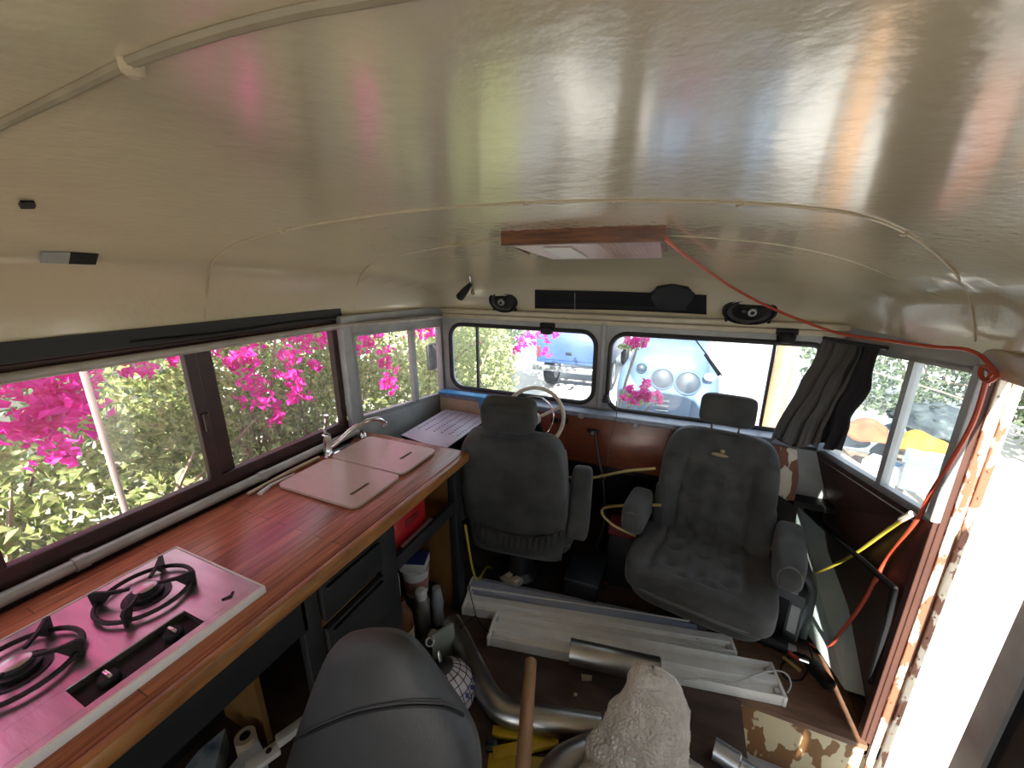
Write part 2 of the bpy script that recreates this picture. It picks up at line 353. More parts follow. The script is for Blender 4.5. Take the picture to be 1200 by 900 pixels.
# ------------------------------------------------------------ ceiling shape
def interp(tab, x):
    if x <= tab[0][0]: return tab[0][1]
    for (a, u), (b, v) in zip(tab, tab[1:]):
        if x <= b: return u + (v - u) * (x - a) / (b - a)
    return tab[-1][1]
ST = [(0, 1), (.2, .995), (.35, .975), (.5, .94), (.62, .895), (.72, .845), (.80, .79), (.86, .735), (.90, .67), (.935, .56), (.96, .44), (.98, .28), (.992, .14), (1, 0)]
TT = [(0.35, 1), (0.5, .996), (0.65, .985), (0.8, .966), (0.95, .937), (1.1, .903), (1.3, .858), (1.5, .80), (1.7, .72), (1.85, .63), (1.95, .54), (2.03, .44), (2.09, .33), (2.14, .19), (2.17, .08), (2.19, 0)]
ZB, HC = 1.475, 0.385
def xl(Y): return -1.55 if Y < 1.45 else -1.55 + (Y - 1.45) * 0.13
def xr(Y): return 0.81 if Y < 1.45 else 0.81 - (Y - 1.45) * 0.2
def zc(X, Y):
    a, b = xl(Y), xr(Y); c = (a + b) / 2; u = abs(X - c) / ((b - a) / 2)
    T = sum(interp(TT, Y + d) * w for d, w in ((-.06, .2), (-.03, .2), (0, .2), (.03, .2), (.06, .2))) if Y < 1.9 else interp(TT, Y)
    U = min(u, 1); S = interp(ST, U) if U > 0.9 else sum(interp(ST, abs(U + d)) for d in (-.06, -.03, 0, .03, .06)) / 5
    return ZB + HC * S * T
def hitc(px, py, off=0.0):
    r = ray(px, py); t = 0.0; s = 0.002 / r.length * 1.0
    while t * r.length < 6:
        p = EYE + r * t
        if p.z >= zc(p.x, p.y) - off or p.y > 2.19 - off or p.x > xr(p.y) - off * 1.0 or p.x < xl(p.y) + off: return p
        t += s
    return p
def nrm(p):
    e = 0.01; dx = (zc(p.x + e, p.y) - zc(p.x - e, p.y)) / (2 * e); dy = (zc(p.x, p.y + e) - zc(p.x, p.y - e)) / (2 * e)
    return Vector((dx, dy, -1)).normalized()          # points down into the room
YBK = -2.6
us = sorted(set([-a for a, b in ST] + [a for a, b in ST] + [i / 20 for i in range(-20, 21)]))
ys = [YBK + (0.3 - YBK) * i / 16 for i in range(16)] + [0.3 + 1.89 * i / 63 for i in range(64)]
V = []; F = []
for y in ys:
    a, b = xl(y), xr(y)
    for u in us:
        x = (a + b) / 2 + u * (b - a) / 2
        dent = 0.0015 * noise.noise(Vector((x * 2.2, y * 1.6, 0)))
        V.append((x, y, zc(x, y) + dent * (1 - abs(u))))
nu = len(us)
for i in range(len(ys) - 1):
    for j in range(nu - 1): F.append((i * nu + j, i * nu + j + 1, (i + 1) * nu + j + 1, (i + 1) * nu + j))
struct('ceiling', MB().add(V, F), M['cream'], smooth=True, angle=60)

# outer roof skin so that the shell has a thickness and shades the room
rf = MB(); V = []; F = []
ks = [i / 12 for i in range(-12, 13)]
for y in (YBK, -1.0, 0.5, 1.5, 2.0, 2.25):
    for u in ks:
        c = (xl(y) + xr(y)) / 2; w = (xr(y) - xl(y)) / 2 + 0.035
        V.append((c + u * w, y, 1.53 + 0.43 * (1 - u ** 10) * (1 if y < 2.1 else 0.5)))
for i in range(5):
    for j in range(24): F.append((i * 25 + j, i * 25 + j + 1, (i + 1) * 25 + j + 1, (i + 1) * 25 + j))
struct('trim_roof_skin', rf.add(V, F), M['white'], smooth=True)

# seams (raised bead strips) on the ceiling
def seam(name, pts, r, m, n=6):
    P = [hitc(*p, off=r * 0.3) for p in pts]
    return struct(name, MB().tube(P, r, 8, smooth=n), m, smooth=True)
seam('trim_1', [(240, 374), (242, 345), (247, 312), (258, 297), (280, 284), (330, 270), (410, 256), (500, 245), (610, 238), (720, 235), (850, 237), (940, 243), (1010, 253), (1060, 272), (1100, 300), (1124, 326), (1135, 345), (1141, 372), (1143, 400)], 0.0032, M['creamtrim'])
seam('trim_2', [(-60, 175), (0, 146), (80, 107), (155, 71), (250, 38), (350, 12), (440, -4), (540, -22)], 0.0048, M['seamdark'])
seam('trim_3', [(415, 362), (418, 335), (435, 310), (500, 293), (627, 276), (700, 274), (780, 276), (900, 285), (985, 302), (1060, 330), (1110, 352)], 0.0018, M['creamtrim'])
bolt = MB()
for p in [(153, 72)]:
    q = hitc(*p); bolt.lathe([(0.009, 0), (0.008, 0.008), (0.004, 0.011)], q, frame(nrm(q)), 10)
for p in [(617, 237), (722, 235), (868, 238), (330, 270), (1060, 272)]:
    q = hitc(*p); bolt.lathe([(0.008, 0), (0.007, 0.006), (0.003, 0.008)], q, frame(nrm(q)), 8)
struct('trim_4', bolt, M['creamtrim'], smooth=True)

# ------------------------------------------------------------ floor, step well
fl = MB(); fl.bb((-1.6, YBK, -0.06), (0.385, 2.75, 0)); fl.bb((0.385, 1.5, -0.06), (0.86, 2.75, 0)); fl.bb((0.385, YBK, -0.06), (0.86, 0.35, 0))
struct('floor', fl, M['floor'])
struct('trim_5', MB().bb((0.37, 1.485, -0.02), (0.80, 1.86, 0.004)), M['ply'])
struct('trim_step_riser', MB().bb((0.38, 1.495, -0.30), (0.80, 1.515, -0.02)).bb((0.37, 0.35, -0.30), (0.385, 1.5, -0.02)), M['riser'])
struct('trim_step_tread', MB().bb((0.38, 0.35, -0.32), (0.86, 1.5, -0.28)).bb((0.84, 0.35, -0.62), (1.1, 1.45, -0.58)), M['greytrim'])

# ------------------------------------------------------------ left wall
XL = -1.54
lw = MB()
lw.bb((-1.60, YBK, -0.3), (XL, 1.45, 0.93))
lw.bb((-1.60, YBK, 1.465), (XL, 1.45, 1.50))
for (a, b) in ((-1.1, -1.0), (-0.5, -0.38), (YBK, -1.9)): lw.bb((-1.60, a, 0.93), (XL, b, 1.47))
struct('wall_left', lw, M['maroon'])
struct('trim_6', MB().bb((XL, YBK, 1.485), (XL + 0.012, 1.44, 1.535)), M['blackgap'])  # black strip paints in the dark gap above the left windows
# front-left section, runs slightly inward
def sec(xa, ya, xb, yb, z0a, z0b, z1a, z1b, t=0.05, inward=1):
    d = Vector((xb - xa, yb - ya, 0)).normalized(); nrm_ = Vector((-d.y, d.x, 0)) * inward
    return [Vector((xa, ya, z0a)), Vector((xb, yb, z0b)), Vector((xb, yb, z1b)), Vector((xa, ya, z1a))], nrm_ * t
def slab(mb, xa, ya, xb, yb, z0a, z0b, z1a, z1b, t=0.05, inward=1):
    q, n_ = sec(xa, ya, xb, yb, z0a, z0b, z1a, z1b, t, inward); mb.prism(q, n_)
LA = (-1.50, 1.43); LB = (-1.44, 2.2)
def L(t): return LA[0] + (LB[0] - LA[0]) * t, LA[1] + (LB[1] - LA[1]) * t
lf = MB()
slab(lf, *LA, *LB, -0.3, -0.3, 0.965, 0.905)
slab(lf, *LA, *LB, 1.40, 1.375, 1.50, 1.49)
a = L(0.0); b = L(0.05); slab(lf, *a, *b, 0.95, 0.95, 1.43, 1.43)
a = L(0.96); b = L(1.0); slab(lf, *a, *b, 0.88, 0.88, 1.43, 1.43)
lfo = struct('wall_left_front', lf, M['greytrim'])
# window 1: big sliding window with two panes
def window(name, label_parts, frm, panes, mf, mg):
    o = bpy.data.objects.new(name, None); col.objects.link(o); o['kind'] = 'structure'; MW[o.name] = Matrix.Identity(4)
    fb = MB(); frm(fb); fb.build('window_frame', mf, o, smooth=False)
    for i, q in enumerate(panes):
        g = MB().quad(*q); g.build('pane', mg, o, smooth=False)
    return o
def w1(fb):
    fb.bb((XL - 0.03, -0.40, 0.925), (XL + 0.004, 1.42, 0.967), 0.004)      # sill
    fb.bb((XL - 0.03, -0.40, 1.45), (XL + 0.004, 1.42, 1.48), 0.004)
    fb.bb((XL - 0.035, 0.215, 0.96), (XL + 0.002, 0.262, 1.46), 0.004)
    fb.bb((XL - 0.02, 0.752, 0.96), (XL + 0.006, 0.792, 1.46), 0.004)
    fb.bb((XL - 0.04, 0.79, 0.96), (XL - 0.012, 0.85, 1.46), 0.004)
    fb.bb((XL - 0.03, 1.375, 0.95), (XL + 0.004, 1.41, 1.46), 0.004)
    fb.bb((XL + 0.004, 0.765, 1.15), (XL + 0.018, 0.785, 1.22), 0.004)      # latch
window('window_1', None, w1, [[(XL - 0.01, 0.25, 0.95), (XL - 0.01, 0.76, 0.95), (XL - 0.01, 0.76, 1.46), (XL - 0.01, 0.25, 1.46)],
                              [(XL - 0.025, 0.8, 0.95), (XL - 0.025, 1.39, 0.95), (XL - 0.025, 1.39, 1.46), (XL - 0.025, 0.8, 1.46)],
                              [(XL - 0.01, -0.39, 0.95), (XL - 0.01, 0.22, 0.95), (XL - 0.01, 0.22, 1.46), (XL - 0.01, -0.39, 1.46)]], M['maroon'], M['glassL'])
def w2(fb):
    for (t0, t1, o_, m_) in ((0.04, 0.065, 0, 0), (0.585, 0.625, 0.0, 0), (0.63, 0.66, 0.02, 0), (0.945, 0.975, 0, 0)):
        a = L(t0); b = L(t1); slab(fb, a[0] - o_, a[1], b[0] - o_, b[1], 0.93, 0.92, 1.41, 1.40, 0.03)
    a = L(0.04); b = L(0.97)
    slab(fb, *a, *b, 0.955, 0.90, 0.975, 0.92, 0.03); slab(fb, *a, *b, 1.395, 1.365, 1.415, 1.385, 0.03)
a = L(0.05); b = L(0.6); c = L(0.65); d = L(0.96)
window('window_2', None, w2, [[(a[0] - .015, a[1], .95), (b[0] - .015, b[1], .92), (b[0] - .015, b[1], 1.41), (a[0] - .015, a[1], 1.41)],
                              [(c[0] - .02, c[1], .93), (d[0] - .02, d[1], .9), (d[0] - .02, d[1], 1.4), (c[0] - .02, c[1], 1.41)]], M['greytrim'], M['glassL'])
struct('trim_7', MB().bb((-1.535, 1.405, 0.9), (-1.495, 1.46, 1.5), 0.006), M['greytrim'])
# conduits along the window
tag(MB().tube([(-1.505, YBK + .3, 1.452), (-1.505, 0.4, 1.452), (-1.505, 1.42, 1.456), (-1.45, 1.6, 1.45), (-1.41, 2.13, 1.435)], 0.014, 12).build('conduit_pipe', M['pipe']),
    'slim painted metal tube along the top of the left side windows', 'pipe')
cp = thing('conduit_pipe', 'long silver grey metal tube along the back edge of the wooden worktop', 'pipe', (-1.5, 0.5, 0.9))
MB().tube([(-1.505, YBK + .3, 0.905), (-1.505, 1.43, 0.905)], 0.018, 14).build('tube', M['pipe'], cp, world=True)
for y in (0.36, 0.9): MB().tube([(-1.505, y, 0.905), (-1.505, y + 0.03, 0.905)], 0.0215, 14).build('joint_collar', M['pipe'], cp, world=True)
tag(MB().tube([(-1.52, 0.62, 1.50), (-1.515, 0.9, 1.492), (-1.52, 1.2, 1.50), (-1.52, 1.4, 1.495)], 0.004, 6, smooth=5).build('wire', M['dark']),
    'loose black wire in the gap above the left side windows', 'wire')

# ------------------------------------------------------------ front wall and windshields
YF = 2.2
def rr(x0, x1, z0, z1, r, n=7):
    out = []
    for (cx, cz, a0) in ((x1 - r, z1 - r, 0), (x0 + r, z1 - r, 90), (x0 + r, z0 + r, 180), (x1 - r, z0 + r, 270)):
        for k in range(n + 1):
            a = R_(a0 + 90 * k / n); out.append((cx + r * math.cos(a), cz + r * math.sin(a)))
    return out
def slant(poly, k): return [(x, z + k * (x + 0.4)) for x, z in poly]
h1 = rr(-1.385, -0.435, 0.965, 1.385, 0.085); h2 = rr(-0.355, 0.63, 0.95, 1.385, 0.085)
h1[:] = h1; fw = plate('wall_front', [(-1.5, 0.6), (0.74, 0.6), (0.74, 1.50), (-1.5, 1.50)], [h1, h2], M['greytrim'], 0.04)
fw.location = (0, YF, 0); fw['kind'] = 'structure'
struct('trim_8', MB().bb((-1.44, YF - 0.045, 1.455), (0.68, YF - 0.0, 1.485), 0.008).bb((-1.44, YF - 0.03, 1.425), (0.67, YF, 1.452), 0.006), M['creamtrim'])
struct('trim_9', MB().tube([(-0.395, YF - 0.028, 0.95), (-0.395, YF - 0.028, 1.44)], 0.014, 10), M['greytrim'], smooth=True)
for i, (h, xb) in enumerate(((h1, -1.195), (h2, 0.41))):
    o = bpy.data.objects.new('window_%d' % (3 + i), None); col.objects.link(o); o['kind'] = 'structure'; MW[o.name] = Matrix.Identity(4)
    MB().tube([(x, YF - 0.018, z) for x, z in h], 0.0135, 8, closed=True).build('gasket', M['rubber'], o)
    MB().add([(x, YF + 0.005, z) for x, z in h], [tuple(range(len(h)))]).build('pane', M['glassF'], o, smooth=False)
    MB().bb((xb - 0.006, YF - 0.012, 0.96), (xb + 0.006, YF + 0.01, 1.385)).build('divider_bar', M['rubber'], o, smooth=False)
# windshield wiper motors
for px, lab in ((641, 'small black wiper motor above the left windshield'), (922, 'small black wiper motor above the right windshield')):
    p = aY(px, 384 if px < 700 else 392, YF - 0.03)
    t = thing('wiper_motor', lab, 'wiper motor', p, 0, None)
    MB().lathe([(0.012, -0.04), (0.036, -0.034), (0.04, -0.01), (0.034, 0.006), (0.012, 0.008)], (0, 0, 0), Matrix.Rotation(R_(0), 3, 'X'), 16).build('housing', M['dark'], t)
    MB().box((0, 0.01, 0.012), (0.09, 0.03, 0.03), bev=0.006).build('bracket', M['dark'], t)
q0 = aY(940, 398, YF + 0.035); q1 = aY(988, 452, YF + 0.035); q2 = aY(1008, 470, YF + 0.035)
q2 = aY(975, 437, YF + 0.035); 
wa = thing('windshield_wiper', 'thin dark wiper arm hanging on the outside of the right windshield', 'wiper', aY(815, 398, YF + 0.03))
A0 = aY(815, 398, YF + 0.03); A1 = aY(846, 440, YF + 0.03); A2 = aY(860, 458, YF + 0.03)
MB().tube([A0, A1], 0.004, 6).build('arm', M['darkmetal'], wa, world=True)
MB().tube([aY(826, 415, YF + 0.02), aY(843, 440, YF + 0.02)], 0.008, 6).build('blade', M['rubber'], wa, world=True)

# dash
struct('trim_10', MB().bb((-1.43, 2.075, 0.915), (0.66, 2.185, 0.945), 0.008), M['ledge'])
ds = thing('dashboard', 'reddish brown wooden dash panel under the two front windshields', 'dashboard', (-0.3, 2.1, 0.64))
MB().bb((-1.07, 2.09, 0.63), (0.49, 2.115, 0.925), 0.004).build('panel', M['dash'], ds, world=True)
MB().bb((-1.43, 2.09, 0.80), (-1.07, 2.11, 0.925), 0.004).build('side_panel', M['kraft'], ds, world=True)
def knob(px, py, r, mm, nm):
    p = aY(px, py, 2.085); MB().lathe([(r, 0.0), (r, 0.004), (r * 0.85, 0.012), (r * 0.4, 0.014)], p, frame((0, -1, 0)), 16).build(nm, mm, ds, world=True)
knob(681, 487, 0.018, M['greytrim'], 'gauge'); knob(745, 499, 0.018, M['greytrim'], 'gauge')
knob(695, 507, 0.012, M['greytrim'], 'switch_knob'); knob(661, 493, 0.026, M['dark'], 'gauge'); knob(650, 492, 0.02, M['dark'], 'gauge')
MB().box(aY(695, 505, 2.085), (0.07, 0.02, 0.02), bev=0.004).build('switch_plate', M['darkmetal'], ds, world=True)
MB().tube([aY(722, 470, 2.06), aY(722, 490, 2.07), aY(714, 520, 2.07), aY(712, 545, 2.07)], 0.0025, 6, smooth=6).build('hanging_wire', M['piping'], ds, world=True)
tag(MB().bb((-1.42, 2.06, 0.945), (-1.09, 2.13, 0.957), 0.002).bb((-1.12, 2.058, 0.88), (-1.07, 2.07, 0.957), 0.002).build('masking_tape', M['bluetape']),
    'strip of bright blue tape over the front left corner ledge', 'tape')
mb = MB(); p = aY(710, 469, 2.1)
tag(mb.lathe([(0.022, -0.01), (0.024, 0.0), (0.018, 0.012)], p, None, 10).box(p + Vector((0, 0, 0.015)), (0.03, 0.02, 0.03), bev=0.005).build('latch_knob', M['darkmetal']),
    'small metal latch on the ledge below the post between the windshields', 'latch')
# under-dash bulkhead
struct('wall_front_lower', MB().bb((-1.55, 2.72, -0.1), (0.95, 2.76, 0.62)).bb((-1.55, 2.1, 0.6), (0.9, 2.74, 0.63)), M['dark'])
struct('wall_corner_left', MB().bb((-1.56, 2.18, -0.1), (-1.50, 2.74, 0.62)), M['dark'])

# ------------------------------------------------------------ right wall
RA = (0.80, 1.52); RB = (0.66, 2.2)
def Rr(t): return RA[0] + (RB[0] - RA[0]) * t, RA[1] + (RB[1] - RA[1]) * t
rw = MB()
slab(rw, *RA, *RB, 0.90, 0.84, 0.945, 0.885, 0.04, -1)
slab(rw, *RA, *RB, 1.43, 1.38, 1.50, 1.48, 0.04, -1)
a = Rr(0.92); slab(rw, *a, *RB, 0.86, 0.86, 1.45, 1.45, 0.04, -1)
struct('wall_right', rw, M['greytrim'])
def w5(fb):
    for (t0, t1, o_) in ((0.0, 0.045, 0), (0.375, 0.41, 0.0), (0.425, 0.46, 0.02), (0.88, 0.93, 0)):
        a = Rr(t0); b = Rr(t1); slab(fb, a[0] + o_, a[1], b[0] + o_, b[1], 0.92, 0.9, 1.435, 1.42, 0.03, -1)
    a = Rr(0); b = Rr(0.93)
    slab(fb, *a, *b, 0.935, 0.87, 0.955, 0.895, 0.03, -1); slab(fb, *a, *b, 1.42, 1.38, 1.44, 1.40, 0.03, -1)
a = Rr(0.03); b = Rr(0.40); c = Rr(0.44); d = Rr(0.9)
window('window_5', None, w5, [[(a[0] + .015, a[1], .92), (b[0] + .015, b[1], .90), (b[0] + .015, b[1], 1.43), (a[0] + .015, a[1], 1.43)],
                              [(c[0] + .02, c[1], .9), (d[0] + .02, d[1], .87), (d[0] + .02, d[1], 1.42), (c[0] + .02, c[1], 1.43)]], M['greytrim'], M['glassR'])
struct('trim_11', MB().bb((0.775, 1.50, 0.95), (0.80, 1.535, 1.45), 0.004), M['greytrim'])
struct('trim_19', MB().bb((0.785, 1.505, -0.05), (0.80, 1.54, 0.95), 0.003), M['redframe'])
lo = MB()
V = [(0.79, 1.53, 0.93), (0.655, 2.2, 0.87), (0.84, 2.62, 0.60), (0.86, 2.66, 0.0), (0.86, 1.53, -0.02)]
lo.add([(0.79, 1.53, 0.93), (0.65, 2.2, 0.87), (0.80, 1.53, 0.60), (0.75, 2.2, 0.58), (0.86, 1.53, -0.05), (0.87, 2.2, 0.0), (0.93, 2.74, 0.62), (0.93, 2.74, 0.0)],
       [(0, 1, 3, 2), (2, 3, 5, 4), (3, 6, 7, 5)])
struct('wall_right_lower', lo, M['redpanel'])
# dark batten on the lower wall
tag(MB().tube([aX(945, 598, 0.735), aX(985, 634, 0.745), aX(1020, 665, 0.755), aX(1048, 690, 0.765)], 0.012, 6).tube([aX(1048, 690, 0.765), aX(1040, 730, 0.775), aX(1020, 800, 0.79)], 0.010, 6).build('edge_batten', M['dark']),
    'black batten running down the dark red panel beside the doorway', 'batten')
# sloped pale panel in the foot space
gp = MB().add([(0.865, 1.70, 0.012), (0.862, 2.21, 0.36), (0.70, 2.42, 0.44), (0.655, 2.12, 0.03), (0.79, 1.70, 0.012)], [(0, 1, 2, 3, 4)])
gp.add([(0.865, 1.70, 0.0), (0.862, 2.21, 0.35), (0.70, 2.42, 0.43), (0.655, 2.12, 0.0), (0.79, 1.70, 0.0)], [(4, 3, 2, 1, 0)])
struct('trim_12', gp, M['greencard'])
# door jamb: rusty strips with rivets
struct('trim_13', MB().bb((0.797, 1.50, -0.06), (0.815, 1.55, 1.44), 0.003), M['redframe'])
struct('trim_14', MB().bb((0.815, 1.492, -0.3), (0.836, 1.55, 1.44), 0.003), M['peel'])
struct('trim_15', MB().bb((0.836, 1.500, -0.3), (0.846, 1.55, 1.44), 0.002), M['peelb'])
struct('trim_16', MB().bb((0.846, 1.494, -0.3), (0.868, 1.55, 1.44), 0.003), M['peel'])
rv = MB()
for i in range(16):
    z = 0.05 + i * 0.088; rv.lathe([(0.0045, 0), (0.004, 0.003), (0.002, 0.004)], (0.826, 1.492, z), frame((0, -1, 0)), 8).lathe([(0.004, 0), (0.0035, 0.003), (0.002, 0.004)], (0.857, 1.494, z + 0.04), frame((0, -1, 0)), 8)
struct('trim_17', rv, M['peel'], smooth=True)
struct('trim_18', MB().bb((0.79, YBK, 1.425), (0.835, 1.55, 1.50), 0.006), M['creamtrim'])       # header above doorway
# rear jamb of the doorway and wall further back
rb = MB(); rb.bb((0.80, YBK, -0.3), (0.86, 0.42, 0.93)).bb((0.80, YBK, 1.42), (0.86, 0.42, 1.5))
for (a, b) in ((0.30, 0.42), (-0.6, -0.48), (-1.5, -1.4)): rb.bb((0.80, a, 0.9), (0.86, b, 1.45))
struct('wall_right_rear', rb, M['redpanel'])
bk = MB(); bk.bb((-1.6, YBK - 0.05, -0.3), (-0.95, YBK, 1.6)).bb((0.2, YBK - 0.05, -0.3), (0.86, YBK, 1.6)).bb((-1.6, YBK - 0.05, 1.5), (0.86, YBK, 1.95))
struct('wall_rear', bk, M['cream'])
# open door leaf folded back outside the doorway
dl = bpy.data.objects.new('door_1', None); col.objects.link(dl); dl['kind'] = 'structure'; MW[dl.name] = Matrix.Identity(4)
q = [(0.915, 1.345, -0.25), (0.915, 1.325, 1.40), (0.915, 1.245, 1.40), (0.915, 1.255, -0.25)]
MB().prism(q, (0.03, 0, 0)).prism([(0.915, 0.62, -0.25), (0.915, 0.62, 1.40), (0.915, 0.54, 1.40), (0.915, 0.54, -0.25)], (0.03, 0, 0)).build('door_frame', M['greytrim'], dl, smooth=False)
MB().bb((0.925, 0.62, -0.25), (0.937, 1.25, 1.40)).build('door_panel', M['dark'], dl, smooth=False)

# ------------------------------------------------------------ kitchen counter
CT = 0.88
ct = thing('countertop', 'long glossy butcher block wooden worktop under the left windows', 'worktop', (-1.2, 0.5, CT))
MB().bb((-1.49, YBK + 0.4, CT - 0.035), (-0.895, 1.486, CT), 0.003).build('top_board', M['counter'], ct, world=True)
eg = MB(); eg.bb((-0.897, YBK + 0.4, CT - 0.045), (-0.868, 1.490, CT - 0.001), 0.007); eg.build('front_edging', M['edging'], ct, world=True)
MB().bb((-1.45, 1.484, CT - 0.042), (-0.895, 1.497, CT - 0.001), 0.004).build('end_edging', M['edging'], ct, world=True)

cb_ = thing('base_cabinet', 'black painted cabinet with two drawers below the wooden worktop', 'cabinet', (-1.2, 0.4, 0))
XF = -0.905
MB().bb((XF - 0.02, YBK + 0.5, 0.70), (XF, 0.60, CT - 0.045), 0.002).build('top_rail', M['blackpaint'], cb_, world=True)
MB().bb((XF - 0.03, 0.585, 0.0), (XF, 0.64, CT - 0.045), 0.002).build('post', M['blackpaint'], cb_, world=True)
MB().bb((XF - 0.03, 0.90, 0.0), (XF, 0.985, CT - 0.045), 0.002).build('post', M['blackpaint'], cb_, world=True)
MB().bb((XF - 0.03, YBK + 0.5, 0.0), (XF, 0.9, 0.08), 0.002).build('bottom_rail', M['blackpaint'], cb_, world=True)
MB().bb((XF - 0.50, 0.925, 0.0), (XF - 0.03, 0.945, CT - 0.045)).build('side_panel', M['ochre'], cb_, world=True)
MB().bb((XF - 0.60, 0.60, 0.0), (XF - 0.35, 0.62, 0.66)).build('inner_panel', M['ochre'], cb_, world=True)
MB().bb((-1.52, YBK + 0.5, 0.0), (-1.505, 0.925, CT - 0.045)).build('back_panel', M['blackpaint'], cb_, world=True)
for (z0, z1) in ((0.685, 0.815), (0.37, 0.655)):
    dr = MB().bb((XF - 0.01, 0.645, z0), (XF + 0.016, 0.895, z1), 0.004).build('drawer', M['blackpaint'], cb_, world=True)
    MB().bb((XF + 0.014, 0.66, z1 - 0.018), (XF + 0.03, 0.88, z1 - 0.008), 0.003).build('drawer_lip', M['dark'], dr, world=True)
sh = thing('open_shelf_unit', 'open ochre plywood shelf unit with black posts at the end of the worktop', 'shelf unit', (-1.2, 1.2, 0))
MB().bb((-1.50, 1.425, 0), (XF - 0.03, 1.445, CT - 0.045)).build('end_panel', M['ochre'], sh, world=True)
MB().bb((XF - 0.04, 1.405, 0), (XF, 1.465, CT - 0.045), 0.003).build('post', M['blackpaint'], sh, world=True)
MB().bb((-1.50, 0.985, 0.60), (XF - 0.03, 1.425, 0.615)).build('shelf', M['ochre'], sh, world=True)
MB().bb((XF - 0.03, 0.985, 0.595), (XF, 1.405, 0.655), 0.003).build('shelf_edge', M['blackpaint'], sh, world=True)
MB().bb((-1.50, 0.948, 0.0), (-1.485, 1.425, CT - 0.045)).build('back_panel', M['ochre'], sh, world=True)

# cooktop
ck = thing('gas_cooktop', 'stainless steel two burner gas hob set on the wooden worktop', 'cooktop', (-1.13, 0.25, CT))
x0, x1, y0, y1 = -1.335, -0.948, 0.02, 0.522
zt = CT + 0.020
s0, s1, t0, t1 = -1.052, -0.972, 0.185, 0.395       # knob slot
pl = MB()
tray = [(x0, y0), (x1, y0), (x1, y1), (x0, y1)]
pl.bb((x0, y0, CT + 0.001), (s0, y1, zt), 0.002).bb((s1, y0, CT + 0.001), (x1 - 0.003, y1, zt), 0.002).bb((s0 - .001, y0, CT + 0.001), (s1 + .001, t0, zt)).bb((s0 - .001, t1, CT + 0.001), (s1 + .001, y1, zt))
pl.build('steel_top', M['stainless'], ck, world=True, smooth=False)
MB().bb((x1 - 0.004, y0, CT), (x1 + 0.006, y1 + 0.006, zt + 0.002), 0.003).bb((x0, y1, CT), (x1, y1 + 0.006, zt + 0.002), 0.003).bb((x0 - 0.006, y0, CT), (x0, y1 + 0.006, zt + 0.002), 0.003).build('raised_rim', M['white'], ck, world=True)
MB().bb((s0, t0, CT + 0.0005), (s1, t1, CT + 0.003)).build('knob_well', M['dark'], ck, world=True)
for y in (0.235, 0.35):
    k = MB().lathe([(0.019, 0), (0.019, 0.012), (0.015, 0.018)], (-1.012, y, CT + 0.003), None, 16).build('control_knob', M['dark'], ck, world=True)
    MB().box((-1.012, y, CT + 0.022), (0.03, 0.008, 0.010), bev=0.003).build('grip', M['chrome'], k, world=True)
for (bx, by) in ((-1.192, 0.385), (-1.192, 0.165)):
    b = MB().lathe([(0.05, 0.0), (0.05, 0.003), (0.036, 0.004), (0.036, 0.014), (0.028, 0.016), (0.028, 0.022), (0.020, 0.026), (0.006, 0.027)], (bx, by, zt), None, 24).build('burner', M['darkmetal'], ck, world=True)
    MB().lathe([(0.022, 0.0), (0.024, 0.003), (0.018, 0.006), (0.004, 0.007)], (bx, by, zt + 0.024), None, 20).build('burner_cap', M['stainless'], b, world=True)
    g = MB(); N = 32
    g.tube([(bx + 0.095 * math.cos(2 * math.pi * k / N), by + 0.095 * math.sin(2 * math.pi * k / N), zt + 0.012) for k in range(N)], 0.0055, 8, closed=True)
    for k in range(4):
        a = R_(45 + 90 * k); ca, sa = math.cos(a), math.sin(a)
        P = [Vector((bx + ca * r, by + sa * r, zt + z)) for r, z in ((0.098, 0.002), (0.100, 0.022), (0.09, 0.036), (0.06, 0.034), (0.032, 0.032))]
        n_ = Vector((-sa, ca, 0)) * 0.006
        q = [Vector((bx + ca * r, by + sa * r, zt + z)) - n_ / 2 for r, z in ((0.105, 0.001), (0.108, 0.040), (0.098, 0.044), (0.07, 0.036), (0.03, 0.034), (0.03, 0.027), (0.066, 0.026), (0.088, 0.001))]
        g.prism(q, n_)
    g.build('pan_support', M['castiron'], ck, world=True)
MB().tube([(-1.0, 0.452, zt + 0.001), (-0.99, 0.468, zt + 0.003), (-1.0, 0.48, zt + 0.001)], 0.003, 6).build('screw', M['castiron'], ck, world=True)

# sink cover boards
def board(y0, y1, z, lab, slot, yaw=0):
    t = thing('sink_cover_board', lab, 'board', (-1.21, (y0 + y1) / 2, z), 0, 'beige boards covering the sink')
    hx, hy = 0.205, (y1 - y0) / 2
    o_ = [(v.x, v.y) for v in roundpoly([(-hx, -hy, 0), (hx, -hy, 0), (hx, hy, 0), (-hx, hy, 0)], 0.035)]
    sx, sy, sl = slot
    hole = [(v.x, v.y) for v in roundpoly([(sx - 0.008, sy - sl, 0), (sx + 0.008, sy - sl, 0), (sx + 0.008, sy + sl, 0), (sx - 0.008, sy + sl, 0)], 0.007, 3)]
    b = plate('board', o_, [hole], M['sinkboard'], 0.010, t); b.data.transform(Matrix.Rotation(R_(-90), 4, 'X')); b.location = (0, 0, 0.007)
    MB().prism([(x * 0.998, y * 0.998, 0.0) for x, y in o_], (0, 0, 0.0025)).build('dark_underside', M['dark'], t, smooth=False)
    return t
board(0.905, 1.165, CT + 0.0005, 'beige sink cover board with a hand slot, nearer the hob', (0.125, -0.02, 0.048))
board(1.168, 1.425, CT + 0.004, 'beige sink cover board with a hand slot, nearer the driver seat', (0.11, 0.02, 0.04))

